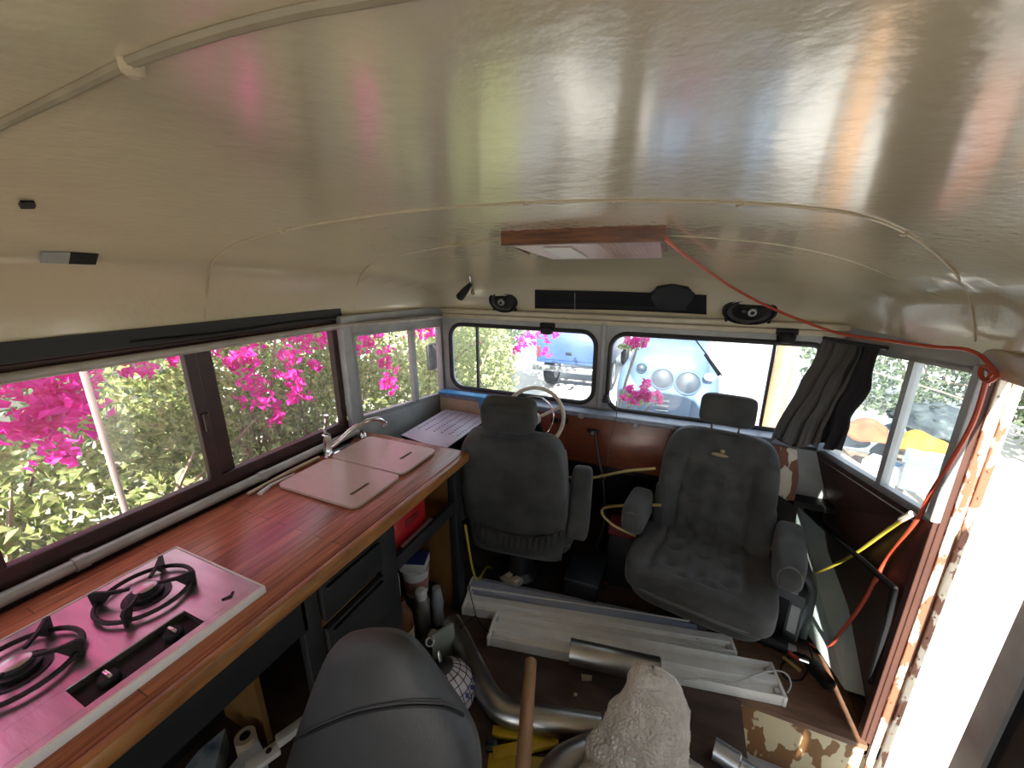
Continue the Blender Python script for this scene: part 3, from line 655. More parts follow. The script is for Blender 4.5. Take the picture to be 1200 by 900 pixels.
# taps
tp = thing('kitchen_tap', 'chrome mixer tap with a long curved spout behind the sink boards', 'tap', (-1.455, 1.20, CT))
MB().lathe([(0.026, 0), (0.026, 0.01), (0.019, 0.02), (0.017, 0.07), (0.022, 0.085), (0.018, 0.105), (0.006, 0.112)], (0, 0, 0), None, 18).build('body', M['chrome'], tp)
MB().tube([(0.0, 0, 0.10), (0.0, -0.005, 0.13), (0.008, 0.0, 0.16), (0.014, 0.003, 0.20)], [0.009, 0.006, 0.008, 0.011], 10, smooth=4).build('lever', M['chrome'], tp)
sp_ = MB().tube([(0.0, 0.0, 0.03), (0.03, 0.04, 0.06), (0.06, 0.10, 0.105), (0.09, 0.17, 0.125), (0.105, 0.23, 0.115), (0.11, 0.262, 0.085)], 0.011, 12, smooth=6).build('spout', M['chrome'], tp)
MB().lathe([(0.013, 0), (0.014, 0.02), (0.011, 0.022)], (0.11, 0.264, 0.068), None, 12).build('spout_tip', M['chrome'], sp_)
MB().bb((-0.03, -0.03, 0.0), (0.03, 0.15, 0.005), 0.002).build('base_plate', M['chrome'], tp)
MB().lathe([(0.02, 0), (0.018, 0.02), (0.01, 0.03), (0.012, 0.045)], (0.0, 0.22, 0), None, 14).build('side_valve', M['chrome'], tp)
tag(MB().tube([(-1.455, 0.82, CT + 0.008), (-1.462, 1.0, CT + 0.012), (-1.46, 1.15, CT + 0.012)], 0.007, 8).build('wooden_stick', M['kraft']),
    'thin yellowish stick lying along the back of the sink boards', 'stick')
tag(MB().tube([(-1.42, 0.84, CT + 0.004), (-1.435, 0.90, CT + 0.009), (-1.432, 1.0, CT + 0.008)], [0.010, 0.006, 0.004], 8).build('brush', M['whitep']),
    'small pale brush lying beside the corner of the sink boards', 'brush')

# perforated board at the left front corner
pb = thing('perforated_board', 'pale lilac metal sheet with rows of holes in the front left corner', 'metal sheet', (-1.2, 1.85, 0.84))
hl = []
rnd = random.Random(3)
for i in range(6):
    for j in range(12):
        hl.append([(-1.33 + 0.052 * i + 0.009 * math.cos(a), 1.72 + 0.027 * j + 0.005 * math.sin(a)) for a in [k * math.pi / 3 for k in range(6)]])
b = plate('sheet', [(-1.36, 1.60), (-1.04, 1.53), (-1.04, 2.06), (-1.37, 2.06)], [[(x, y) for x, y in h] for h in hl], M['whitep'], 0.002, None)
b.data.transform(Matrix.Rotation(R_(-90), 4, 'X')); b.data.transform(Matrix.Translation((1.2, -1.85, 0.0))); b.parent = pb; b.data.materials[0] = mat('lilac grey metal', (0.42, 0.41, 0.47), 0.35, c2=(0.36, 0.35, 0.42), scale=8)
MB().prism([(-1.36, 1.60, 0.825), (-1.04, 1.53, 0.825), (-1.04, 2.06, 0.825), (-1.37, 2.06, 0.825)], (0, 0, 0.012)).build('underside', M['dark'], pb, world=True, smooth=False)
MB().bb((-1.36, 1.62, 0.0), (-1.32, 1.66, 0.825)).build('leg', M['dark'], pb, world=True)
MB().bb((-1.08, 1.60, 0.0), (-1.05, 1.63, 0.825)).build('leg', M['dark'], pb, world=True)
MB().bb((-1.36, 2.01, 0.0), (-1.32, 2.05, 0.825)).build('leg', M['dark'], pb, world=True)

# ------------------------------------------------------------ seats
def seat(name, lab, cat, loc, rz, group, driver):
    t = thing(name, lab, cat, loc, rz, group)
    # front of the seat is local -Y
    def cush(u, p):
        x, y = p.x, p.y
        if u.z > 0.3:
            p.z += 0.03 * max(0, 1 - (x / 0.27) ** 2) * 0.3
            rx = 0
            for gx in (-0.115, 0.0, 0.115):
                for gy in (-0.13, 0.0, 0.12):
                    d2 = (x - gx) ** 2 + (y - gy) ** 2; rx += math.exp(-d2 / 0.0011) * 0.026
            inx = abs(x) < 0.19 and -0.2 < y < 0.22
            rx += 0.016 * (math.exp(-((abs(x) - 0.185) / 0.012) ** 2)) * (1 if y > -0.22 else 0)
            rx += 0.014 * math.exp(-((y + 0.185) / 0.012) ** 2) * (1 if abs(x) < 0.19 else 0)
            for gx in (-0.06, 0.06): rx += 0.010 * math.exp(-((x - gx) / 0.014) ** 2) * (1 if inx else 0)
            p.z -= rx
        p.x *= 1 + 0.04 * (p.y < 0)
        return p
    MB().rounded((0, 0.02 if not driver else 0.03, 0.405 if not driver else 0.355), (0.60 if not driver else 0.58, 0.50 if not driver else 0.46, 0.145 if not driver else 0.17), p=6, n=40, fn=cush).build('seat_cushion', M['velour'], t, angle=80)
    sc_ = MB(); 
    ring = lambda z, sx, sy: [(sx * (abs(math.cos(a)) ** 0.4) * (1 if math.cos(a) > 0 else -1), (0.02 if not driver else 0.03) + (sy * 0.89 if not driver else sy * 0.82) * (abs(math.sin(a)) ** 0.4) * (1 if math.sin(a) > 0 else -1), z) for a in [2 * math.pi * k / 48 for k in range(48)]]
    sc_.tube(ring(0.372 if not driver else 0.315, 0.298, 0.282), 0.006, 6, closed=True); sc_.build('piping', M['piping'], t)
    MB().rounded((0, 0.02 if not driver else 0.03, 0.335 if not driver else 0.27), (0.57, 0.475 if not driver else 0.42, 0.09), p=5, n=16).build('seat_skirt', M['velourD'], t)
    lean = Matrix.Rotation(R_(-13 if driver else -10), 3, 'X')
    def back(u, p):
        x, z = p.x, p.z
        w = 1.0 - 0.07 * max(0, (z + 0.05) / 0.35) ** 2 + 0.03 * (z < 0)
        p.x *= w
        if u.y < -0.3:
            rx = 0
            for gx in (-0.10, 0.0, 0.10):
                for gz in (-0.17, -0.05, 0.07): rx += math.exp(-((x - gx) ** 2 + (z - gz) ** 2) / 0.0012) * 0.022
            rx += 0.016 * math.exp(-((abs(x) - (0.155 - 0.05 * max(z, 0))) / 0.010) ** 2) * (1 if z < 0.17 else 0)
            rx += 0.015 * math.exp(-((z - 0.165) / 0.010) ** 2) * (1 if abs(x) < 0.15 else 0)
            rx -= 0.034 * min(1, max(0, (abs(x) - 0.15) / 0.06)) * (1 if z < 0.2 else 0.4)
            p.y += rx
        return p
    MB().rounded((0, 0.30, 0.665), (0.53, 0.15, 0.64), rot=lean, p=5.5, n=44, fn=back).build('backrest', M['velour'], t, angle=80)
    pp = []
    for k in range(40):
        a = 2 * math.pi * k / 40; x = 0.258 * abs(math.cos(a)) ** 0.45 * (1 if math.cos(a) > 0 else -1); z = 0.322 * abs(math.sin(a)) ** 0.45 * (1 if math.sin(a) > 0 else -1)
        x *= 1.0 - 0.10 * max(0, (z + 0.05) / 0.35) ** 2
        pp.append(lean @ Vector((x, -0.03, z)) + Vector((0, 0.30, 0.665)))
    MB().tube(pp, 0.0045, 6, closed=True).build('piping', M['piping'], t)
    hr = lean @ Vector((0, 0, 0.425)) + Vector((0, 0.30, 0.665))
    MB().rounded(hr, (0.25, 0.12, 0.15), rot=lean, p=5.5, n=16).build('headrest', M['velourD'] if driver else M['velour'], t)
    for sx in (-0.06, 0.06):
        a_ = lean @ Vector((sx, 0, 0.30)) + Vector((0, 0.30, 0.665)); b_ = lean @ Vector((sx, 0, 0.38)) + Vector((0, 0.30, 0.665))
        MB().tube([a_, b_], 0.006, 8).build('headrest_post', M['chrome'], t)
    for s in (-1, 1):
        if driver and s < 0:
            rt = Matrix.Rotation(R_(-68), 3, 'X')
            MB().rounded((s * 0.325, 0.21, 0.575), (0.105, 0.36, 0.16), rot=rt, p=6, n=14).build('armrest', M['velour'], t)
        elif driver:
            rt = Matrix.Rotation(R_(-60), 3, 'X')
            MB().rounded((s * 0.32, 0.21, 0.55), (0.10, 0.34, 0.15), rot=rt, p=4, n=14).build('armrest', M['velour'], t)
        else:
            rt = Matrix.Rotation(R_(4 if s > 0 else 3), 3, 'X')
            a_ = MB().rounded((s * 0.325, 0.08, 0.585 if s > 0 else 0.575), (0.115, 0.34 if s > 0 else 0.26, 0.155), rot=rt, p=4.5, n=16).build('armrest', M['velour'], t)
            P_ = []
            for k in range(24):
                an = 2 * math.pi * k / 24
                P_.append(rt @ Vector((0.041 * math.cos(an), -0.163 if s > 0 else -0.123, 0.056 * math.sin(an))) + Vector((s * 0.325, 0.08, 0.585 if s > 0 else 0.575)))
            MB().tube(P_, 0.0035, 6, closed=True).build('armrest_piping', M['piping'], a_)
            MB().tube([(s * 0.30, 0.18, 0.54), (s * 0.285, 0.24, 0.50)], 0.018, 10).build('arm_hinge', M['goldtube'], a_)
    if driver:
        # sagging gathered pocket over the lower back
        V = []; F = []; nx, nz = 60, 14
        for j in range(nz + 1):
            v = j / nz
            for i in range(nx + 1):
                u = -1 + 2 * i / nx; top = 0.465 - 0.075 * (1 - u * u); z = top * (1 - v) + 0.235 * v
                bulge = 0.085 + 0.05 * math.sin(math.pi * min(1, v * 1.05)) * (1 - u ** 4) - 0.035 * u ** 6
                g = 0.010 * math.sin(u * 52) * max(0, 1 - v * 2.4)
                y = 0.30 + (z - 0.665) * math.tan(R_(13)) + bulge + g
                V.append((0.262 * u * (1 - 0.06 * v), y, z))
        for j in range(nz):
            for i in range(nx): F.append((j * (nx + 1) + i, j * (nx + 1) + i + 1, (j + 1) * (nx + 1) + i + 1, (j + 1) * (nx + 1) + i))
        po = MB().add(V, F).build('back_pocket', M['velourD'], t, angle=80)
        so = po.modifiers.new('thick', 'SOLIDIFY'); so.thickness = 0.008; so.offset = -1
        MB().tube([Vector(V[i]) + Vector((0, 0.004, 0.0)) for i in range(0, nx + 1, 2)], 0.005, 6).build('elastic_hem', M['velourD'], po)
    else:
        e = lean @ Vector((0, -0.083, 0.215)) + Vector((0, 0.30, 0.665))
        em = MB(); 
        em.rounded(e, (0.075, 0.01, 0.018), rot=lean, p=2.2, n=8); em.rounded(e + Vector((0.01, 0.0, 0.02)), (0.022, 0.01, 0.020), rot=lean, p=2.2, n=6)
        em.build('embroidered_emblem', mat('gold thread', (0.36, 0.28, 0.14), 0.7), t)
    MB().bb((-0.17, 0.06, 0.0), (0.17, 0.28, 0.03), 0.006).build('base_plate', M['darkmetal'], t)
    MB().lathe([(0.10, 0), (0.07, 0.03), (0.06, 0.16), (0.10, 0.20)], (0, 0.16, 0.03), None, 20).build('pedestal', M['darkmetal'], t)
    for sx in (-0.15, 0.15): MB().bb((sx - 0.02, -0.02, 0.232), (sx + 0.02, 0.26, 0.262), 0.004).build('slide_rail', M['darkmetal'], t)
    return t
seat('driver_seat', 'grey velour driver seat seen from behind, facing the steering wheel', 'seat', (-0.735, 1.925, 0.003), 188, None, True)
ps = seat('passenger_seat', 'grey velour captain seat with tufted cushion turned to face the camera', 'seat', (0.185, 1.695, 0.003), -9, None, False)
ps.scale = (0.955, 0.93, 0.985)

# ------------------------------------------------------------ steering, pedals, tubes
st = thing('steering_wheel', 'ivory steering wheel with a chrome horn ring in front of the driver seat', 'steering wheel', (-0.68, 1.90, 0.93))
rot = frame((0.05, -0.88, 0.50), (1, 0, 0)); c0 = Vector((-0.685, 1.86, 0.955))
def ringp(r, off, n=40): return [rot @ Vector((r * math.cos(2 * math.pi * k / n), r * math.sin(2 * math.pi * k / n), off)) + c0 for k in range(n)]
MB().tube(ringp(0.165, 0.0), 0.0105, 10, closed=True).build('rim', M['ivory'], st, world=True)
for a in (30, 150, 270):
    p = rot @ Vector((0.163 * math.cos(R_(a)), 0.163 * math.sin(R_(a)), 0.0)) + c0
    q = rot @ Vector((0.025 * math.cos(R_(a)), 0.025 * math.sin(R_(a)), -0.035)) + c0
    MB().tube([q, p], 0.0085, 8).build('spoke', M['ivory'], st, world=True)
MB().tube(ringp(0.115, 0.012), 0.0035, 8, closed=True).build('horn_ring', M['chrome'], st, world=True)
MB().lathe([(0.034, -0.045), (0.036, -0.01), (0.03, 0.008), (0.012, 0.014)], c0, rot, 20).build('hub', M['ivory'], st, world=True)
MB().lathe([(0.014, 0.013), (0.012, 0.017), (0.004, 0.018)], c0, rot, 14).build('horn_button', M['red'], st, world=True)
MB().tube([rot @ Vector((0, 0, -0.04)) + c0, Vector((-0.66, 2.12, 0.60)), Vector((-0.64, 2.62, 0.15))], 0.024, 12).build('column', M['darkmetal'], st, world=True)

gl = thing('gear_lever', 'tall dark gear lever with a ball knob standing below the dash', 'gear lever', aZ(706, 650, 0.03))
g0 = aY(700, 540, 2.0); g1 = aY(706, 560, 1.95)
MB().tube([aY(697, 507, 2.02), aY(702, 540, 2.0), aY(706, 560, 1.96), aY(708, 610, 1.96), Vector((-0.33, 1.98, 0.15))], 0.007, 8, smooth=4).build('shaft', M['darkmetal'], gl, world=True)
MB().lathe([(0.004, -0.02), (0.016, -0.012), (0.02, 0), (0.016, 0.012), (0.004, 0.019)], aY(706, 559, 1.95), None, 14).build('knob', M['dark'], gl, world=True)
MB().lathe([(0.06, 0), (0.045, 0.05), (0.02, 0.12), (0.012, 0.16)], (-0.33, 1.98, 0.0), None, 16).build('boot', M['dark'], gl, world=True)

tag(MB().tube([aY(655, 559, 1.90), aY(690, 560, 1.93), aY(705, 558, 1.94), aY(735, 552, 1.93), aY(768, 549, 1.93)], 0.0075, 8, smooth=4).build('brake_lever_tube', M['goldtube']),
    'yellowish metal tube running level between the two seats below the dash', 'tube')
tag(MB().tube([aY(745, 628, 1.87), aY(720, 616, 1.87), aY(706, 602, 1.88), aY(712, 594, 1.89), aY(750, 592, 1.89), aY(775, 592, 1.89)], 0.0075, 8, smooth=5).build('bent_handle', M['goldtube']),
    'yellow bent tube handle fixed to the dark red box left of the captain seat', 'handle')
rb_ = thing('red_cushioned_box', 'small dark red box between the bent yellow handle and captain seat', 'box', (-0.17, 1.86, 0))
MB().bb((-0.25, 1.90, 0.003), (-0.10, 2.00, 0.33), 0.01).build('body', M['dark'], rb_, world=True)
MB().bb((-0.255, 1.895, 0.33), (-0.095, 2.005, 0.40), 0.012).build('red_top', mat('dark red vinyl', (0.16, 0.02, 0.02), 0.5), rb_, world=True)
eb = thing('engine_cover', 'low black box lid on the floor between the two seats', 'box', (-0.45, 1.9, 0))
MB().bb((-0.43, 1.70, 0.002), (-0.26, 1.95, 0.13), 0.01).build('box', M['dark'], eb, world=True)
MB().bb((-0.435, 1.695, 0.13), (-0.255, 1.955, 0.15), 0.006).build('lid', mat('blue black lid', (0.02, 0.028, 0.04), 0.45), eb, world=True)
MB().box(aY(672, 585, 1.99), (0.05, 0.02, 0.10), bev=0.004)
pd = thing('pedal', 'worn metal pedal with a yellow edge beyond the driver seat armrest', 'pedal', (-0.46, 2.2, 0.0))
MB().box((-0.47, 2.22, 0.24), (0.07, 0.015, 0.22), rot=Matrix.Rotation(R_(-25), 3, 'X'), bev=0.004).build('pad', M['darkmetal'], pd, world=True)
MB().box((-0.47, 2.17, 0.12), (0.08, 0.03, 0.02), bev=0.004).build('edge', M['goldtube'], pd, world=True)
MB().tube([(-0.47, 2.24, 0.25), (-0.47, 2.40, 0.0)], 0.01, 8).build('arm', M['darkmetal'], pd, world=True)

# electrical junction box with cord
e = thing('socket_box', 'small off-white socket box at the end of the yellow cord by the driver seat', 'socket box', aZ(600, 684, 0))
p = aZ(601, 682, 0.02); Re = rotz(-20)
MB().box(p + Vector((0, 0, 0.005)), (0.115, 0.095, 0.045), rot=Re, bev=0.006).build('metal_box', M['greytrim'], e, world=True)
fp = MB().box(p + Vector((0, 0, 0.031)), (0.095, 0.075, 0.008), rot=Re, bev=0.003).build('face', M['kraft'], e, world=True)
for s in (-1, 1): MB().box(p + Vector((0, 0, 0.037)) + Re @ Vector((s * 0.024, 0, 0)), (0.032, 0.045, 0.008), rot=Re, bev=0.004).build('outlet', M['ivory'], fp, world=True)
tag(MB().tube([aZ(586, 677, 0.03), aZ(572, 664, 0.02), Vector((-0.86, 1.50, 0.15)), aX(545, 615, -0.868)], 0.006, 8, smooth=6).build('power_cord', M['yellowcord']),
    'short yellow power cord from the socket box up to the shelf unit post', 'cord')
tag(MB().rounded(aZ(655, 648, 0.12), (0.03, 0.03, 0.05), p=3, n=6).build('seat_buckle', mat('pale blue plastic', (0.2, 0.32, 0.5), 0.4)), 'tiny pale blue buckle under the driver seat armrest', 'buckle') if False else None

# ------------------------------------------------------------ fluorescent fittings on the floor
def fixture(lab, A, B, w, z0, rises=0):
    A = Vector((*A, 0)); B = Vector((*B, 0)); c = (A + B) / 2; L_ = (B - A).length; ang = math.degrees(math.atan2((B - A).y, (B - A).x))
    t = thing('fluorescent_fitting', lab, 'light fitting', (c.x, c.y, z0), ang, 'white fluorescent fittings on the floor')
    h = L_ / 2; hw = w / 2
    pr = [(-hw, 0.05), (-hw + 0.005, 0.05), (-hw + 0.007, 0.006), (-hw + 0.024, 0.006), (-0.032, 0.022), (-0.022, 0.022), (-0.018, 0.048), (0.018, 0.048), (0.022, 0.022), (0.032, 0.022), (hw - 0.024, 0.006), (hw - 0.007, 0.006), (hw - 0.005, 0.05), (hw, 0.05), (hw, 0.0), (-hw, 0.0)]
    MB().prism([(-h, y, z) for y, z in pr], (2 * h, 0, 0)).build('tray', M['white'], t, smooth=False)
    for s in (-1, 1):
        MB().bb((s * h - 0.004, -hw - 0.004, 0.0), (s * h + 0.010, hw + 0.004, 0.05), 0.003).build('end_plate', M['white'], t)
        for y in (-hw * 0.55, hw * 0.55):
            MB().bb((s * (h - 0.014) - 0.010, y - 0.013, 0.008), (s * (h - 0.014) + 0.010, y + 0.013, 0.040), 0.003).build('lamp_holder', M['whitep'], t)
        MB().lathe([(0.005, 0), (0.004, 0.002)], (s * (h + 0.0105), -0.02, 0.03), frame((s, 0, 0)), 8).build('screw_hole', M['dark'], t)
    return t
fixture('white fluorescent fitting lying nearest the camera, under the short steel pipe', (-0.70, 1.365), (0.525, 1.60), 0.152, 0.004)
fixture('white fluorescent fitting lying between the front fitting and the seats', (-0.90, 1.465), (0.36, 1.74), 0.140, 0.002)
df = thing('tube_cover', 'long bluish translucent tube cover lying behind the white fittings', 'tube cover', (-0.3, 1.72, 0))
a = aZ(553, 683, 0.04); b = aZ(840, 744, 0.04)
dv = (b - a).normalized(); nv = Vector((-dv.y, dv.x, 0))
P_ = [a - nv * 0.045 + Vector((0, 0, -0.03)), a - nv * 0.045, a + nv * 0.02 + Vector((0, 0, 0.01)), a + nv * 0.05, a + nv * 0.05 + Vector((0, 0, -0.03))]
MB().prism(P_, (b - a) * 0.93).build('cover', M['diffuser'], df, world=True, smooth=False)
MB().prism([q - dv * 0.012 for q in P_], dv * 0.01).build('end_frame', M['white'], df, world=True, smooth=False)
MB().prism([q + dv * 0.12 + Vector((0, 0, 0.002)) for q in P_], dv * 0.006).build('joint_band', M['greytrim'], df, world=True, smooth=False)
tag(MB().tube([aZ(549, 683, 0.07), aZ(551, 695, 0.065), aZ(556, 715, 0.055), aZ(558, 722, 0.055), aZ(566, 735, 0.055), aZ(573, 741, 0.06)], 0.0025, 6, smooth=5).tube([aZ(558, 722, 0.055), aZ(548, 728, 0.06), aZ(540, 736, 0.10)], 0.004, 6, smooth=4).build('black_wire', M['dark']),
    'thin black wire draped across the left ends of the white fittings', 'wire')
tag(MB().tube([aZ(800, 798, 0.055), aZ(830, 795, 0.05), aZ(862, 799, 0.05), aZ(885, 791, 0.055), aZ(908, 786, 0.06), aZ(922, 790, 0.06), aZ(927, 802, 0.02), aZ(923, 812, 0.01)], 0.003, 6, smooth=6).build('white_wire', M['whitep']),
    'thin white wire curling over the right end of the front fitting', 'wire')
tag(MB().tube([aZ(863, 750, 0.006), aZ(872, 748, 0.006), aZ(888, 752, 0.006), aZ(893, 758, 0.006)], 0.003, 6, smooth=5).build('red_wire', M['redcord']), 'short red wire on the plywood beside the white fitting ends', 'wire')

# ------------------------------------------------------------ steel exhaust pipes
def pipe(name, lab, pts, r, sm=10, hollow=True):
    t = thing(name, lab, 'exhaust pipe', (pts[0][0], pts[0][1], 0))
    MB().tube(pts, r, 24, smooth=sm, cap=not hollow).build('tube', M['steel'], t, world=True)
    P_ = spline([Vector(p) for p in pts], sm); i = len(P_) - 1
    for (k, kk) in ((0, 1), (i, i - 1)):
        d = (P_[kk] - P_[k]).normalized()
        MB().tube([P_[k] + d * 0.001, P_[k] + d * 0.05], r * 0.93, 20, cap=False).tube([P_[k] + d * 0.05, P_[k] + d * 0.052], r * 0.93, 20).build('inner_bore', M['dark'], t, world=True)
    return t
pipe('exhaust_pipe', 'long bent steel exhaust pipe lying on the floor beside the stained glass lampshade', [(-0.885, 1.29, 0.052), (-0.79, 1.225, 0.052), (-0.66, 1.125, 0.052), (-0.56, 1.055, 0.052), (-0.475, 1.03, 0.052), (-0.37, 1.05, 0.052), (-0.12, 1.115, 0.052)], 0.048, 8)
q = [aZ(668, 763, 0.105), aZ(745, 780, 0.105)]; q.append(q[1] + (q[1] - q[0]) * 0.35)
q = [Vector((v.x, v.y, 0.106)) for v in q]
pipe('exhaust_pipe', 'short straight steel pipe resting on the front white fitting', q, 0.050, 3)
pipe('exhaust_pipe', 'curved steel pipe elbow at the bottom, beside the bubble wrap bundle', [(-0.20, 0.72, 0.07), (-0.235, 0.82, 0.07), (-0.215, 0.92, 0.07), (-0.15, 0.99, 0.07), (-0.09, 1.03, 0.07), (-0.02, 1.08, 0.07)], 0.062, 8)

# wooden rod
a = aZ(622, 775, 0.135); b = aZ(613, 895, 0.15); dd = (b - a)
t = tag(MB().tube([a - dd.normalized() * 0.0, a, a + dd * 0.02, b, b + dd * 0.9], [0.018, 0.024, 0.025, 0.026, 0.027], 18).build('wooden_rod', M['wooddowel']), 'thick pale beech rod lying across the bent steel pipe', 'rod')

# bubble wrap bundle
def mbubble():
    m = bpy.data.materials.new('bubble wrap'); m.use_nodes = True; nt = m.node_tree; b = nt.nodes['Principled BSDF']
    b.inputs['Base Color'].default_value = (0.66, 0.60, 0.52, 1); b.inputs['Roughness'].default_value = 0.25; b.inputs['Coat Weight'].default_value = 1.0
    tc = nt.nodes.new('ShaderNodeTexCoord'); vo = nt.nodes.new('ShaderNodeTexVoronoi'); vo.inputs['Scale'].default_value = 85
    nt.links.new(tc.outputs['Object'], vo.inputs[0]); bp = nt.nodes.new('ShaderNodeBump'); bp.inputs['Strength'].default_value = 1.0; bp.inputs['Distance'].default_value = 0.012; bp.invert = True
    nt.links.new(vo.outputs[0], bp.inputs['Height']); nt.links.new(bp.outputs[0], b.inputs['Normal'])
    nz = nt.nodes.new('ShaderNodeTexNoise'); nz.inputs['Scale'].default_value = 22; nz.inputs['Detail'].default_value = 6; nt.links.new(tc.outputs['Object'], nz.inputs[0])
    rp = nt.nodes.new('ShaderNodeValToRGB'); rp.color_ramp.elements[0].position = 0.35; rp.color_ramp.elements[1].position = 0.65
    rp.color_ramp.elements[0].color = (0.68, 0.62, 0.54, 1); rp.color_ramp.elements[1].color = (0.92, 0.88, 0.80, 1)
    nt.links.new(nz.outputs[0], rp.inputs[0]); nt.links.new(rp.outputs[0], b.inputs['Base Color'])
    t = nt.nodes.new('ShaderNodeBsdfTranslucent'); t.inputs[0].default_value = (0.95, 0.88, 0.78, 1); mx = nt.nodes.new('ShaderNodeMixShader'); mx.inputs[0].default_value = 0.4
    nt.links.new(b.outputs[0], mx.inputs[1]); nt.links.new(t.outputs[0], mx.inputs[2]); nt.links.new(mx.outputs[0], nt.nodes['Material Output'].inputs[0]); return m
M['bubble'] = mbubble()
def lump(name, lab, cat, prof, m, seed, amp=0.03, seg=56, sub=8, bub=0.0):
    """prof: list of (centre, rx, ry) from the bottom up"""
    P = []; 
    for k in range(len(prof) - 1):
        for j in range(sub):
            t_ = j / sub; a, b = prof[k], prof[k + 1]; P.append((Vector(a[0]).lerp(Vector(b[0]), t_), a[1] + (b[1] - a[1]) * t_, a[2] + (b[2] - a[2]) * t_))
    P.append((Vector(prof[-1][0]), prof[-1][1], prof[-1][2])); V = []; F = []
    for ri, (c, rx, ry) in enumerate(P):
        for k in range(seg):
            a = 2 * math.pi * k / seg; d = Vector((math.cos(a) * rx, math.sin(a) * ry, 0)); q = c + d
            n1 = noise.noise(q * 9 + Vector((seed, 0, 0))); n2 = abs(noise.noise(q * 17 + Vector((0, seed, 0))))
            if bub:
                uu = k / 5.0 + (0.5 if (ri // 5) % 2 else 0); fu = uu - math.floor(uu) - 0.5; fv = (ri % 5) / 5 - 0.4
                q = q + d.normalized() * bub * max(0, 1 - 4.2 * (fu * fu + fv * fv))
            q = q + d.normalized() * (amp * n1 - amp * 0.9 * n2) * min(1, rx / 0.05); q.z = max(q.z + amp * 0.5 * n1, 0.002 if c.z < 0.02 else q.z); V.append(q)
    n = len(P)
    for i in range(n - 1):
        for k in range(seg): F.append((i * seg + k, i * seg + (k + 1) % seg, (i + 1) * seg + (k + 1) % seg, (i + 1) * seg + k))
    F.append(tuple(range(seg))[::-1]); F.append(tuple((n - 1) * seg + k for k in range(seg)))
    return tag(MB().add(V, F).build(name, m, None, angle=180), lab, cat)
lump('bubble_wrap_bundle', 'tall lumpy bundle wrapped in bubble wrap standing in front of the fittings', 'bubble wrap',
     [((0.0, 0.93, 0.0), 0.14, 0.11), ((0.0, 0.95, 0.09), 0.155, 0.11), ((0.01, 0.97, 0.19), 0.150, 0.10), ((0.025, 0.99, 0.30), 0.13, 0.085), ((0.045, 1.0, 0.39), 0.105, 0.07), ((0.05, 1.01, 0.46), 0.09, 0.06), ((0.04, 1.01, 0.51), 0.07, 0.045), ((0.03, 1.01, 0.54), 0.035, 0.02), ((0.03, 1.01, 0.548), 0.008, 0.008)], M['bubble'], 3.0, 0.02, 300, 32, 0.0035)
lump('bubble_wrap_scrap', 'small crumpled piece of bubble wrap on the floor right of the tall bundle', 'bubble wrap',
     [((0.20, 1.13, 0.0), 0.075, 0.05), ((0.20, 1.12, 0.03), 0.07, 0.05), ((0.19, 1.12, 0.05), 0.05, 0.035), ((0.19, 1.12, 0.06), 0.01, 0.01)], M['bubble'], 8.0, 0.015, 32)
lump('bubble_wrap_scrap', 'loose fold of bubble wrap at the bottom, over the curved pipe elbow', 'bubble wrap',
     [((-0.115, 0.85, 0.135), 0.05, 0.09), ((-0.11, 0.86, 0.17), 0.055, 0.08), ((-0.10, 0.87, 0.20), 0.035, 0.05), ((-0.10, 0.87, 0.215), 0.008, 0.01)], M['bubble'], 12.0, 0.02, 32)

# yellow tool
yt = thing('yellow_clamp', 'yellow metal clamp tool with a grey pivot lying below the bent steel pipe', 'tool', aZ(600, 875, 0))
a, b = aZ(577, 857, 0.02), aZ(655, 868, 0.02); c, d = aZ(578, 884, 0.02), aZ(650, 868, 0.02)
def bar(p, q, w, h): 
    d_ = (q - p); return MB().box((p + q) / 2, (d_.length, w, h), rot=frame((0, 0, 1), d_), bev=0.004)
bar(a, b, 0.035, 0.022).build('upper_jaw', M['yellow'], yt, world=True)
bar(c, d, 0.04, 0.022).build('lower_jaw', M['yellow'], yt, world=True)
bar(aZ(572, 893, 0.01), aZ(650, 900, 0.01), 0.05, 0.02).build('base_bar', M['yellow'], yt, world=True)
MB().lathe([(0.022, 0), (0.024, 0.02), (0.012, 0.03), (0.011, 0.04)], aZ(576, 876, 0.0), None, 16).build('pivot', M['darkmetal'], yt, world=True)

# steel parts at the lower right
t = thing('steel_socket', 'shiny blue tinted steel socket lying on the plywood by the step', 'socket', aZ(850, 885, 0))
a, b = aZ(842, 880, 0.035), aZ(868, 897, 0.035); d_ = frame(b - a)
MB().lathe([(0.036, -0.05), (0.036, 0.03), (0.028, 0.034), (0.028, 0.09)], (a + b) / 2, d_, 20).build('body', M['bumper'], t, world=True)
t.location.z = 0
sp3 = thing('steel_strip', 'flat dark steel strip lying in the step well below the cream riser', 'steel strip', (0.5, 1.3, -0.28))
MB().box((0.53, 1.33, -0.268), (0.22, 0.05, 0.02), rot=rotz(-3), bev=0.004).build('strip', M['bumper'], sp3, world=True)
MB().tube([(0.42, 1.335, -0.25), (0.64, 1.325, -0.25)], 0.008, 8).build('round_rod', M['steel'], sp3, world=True)

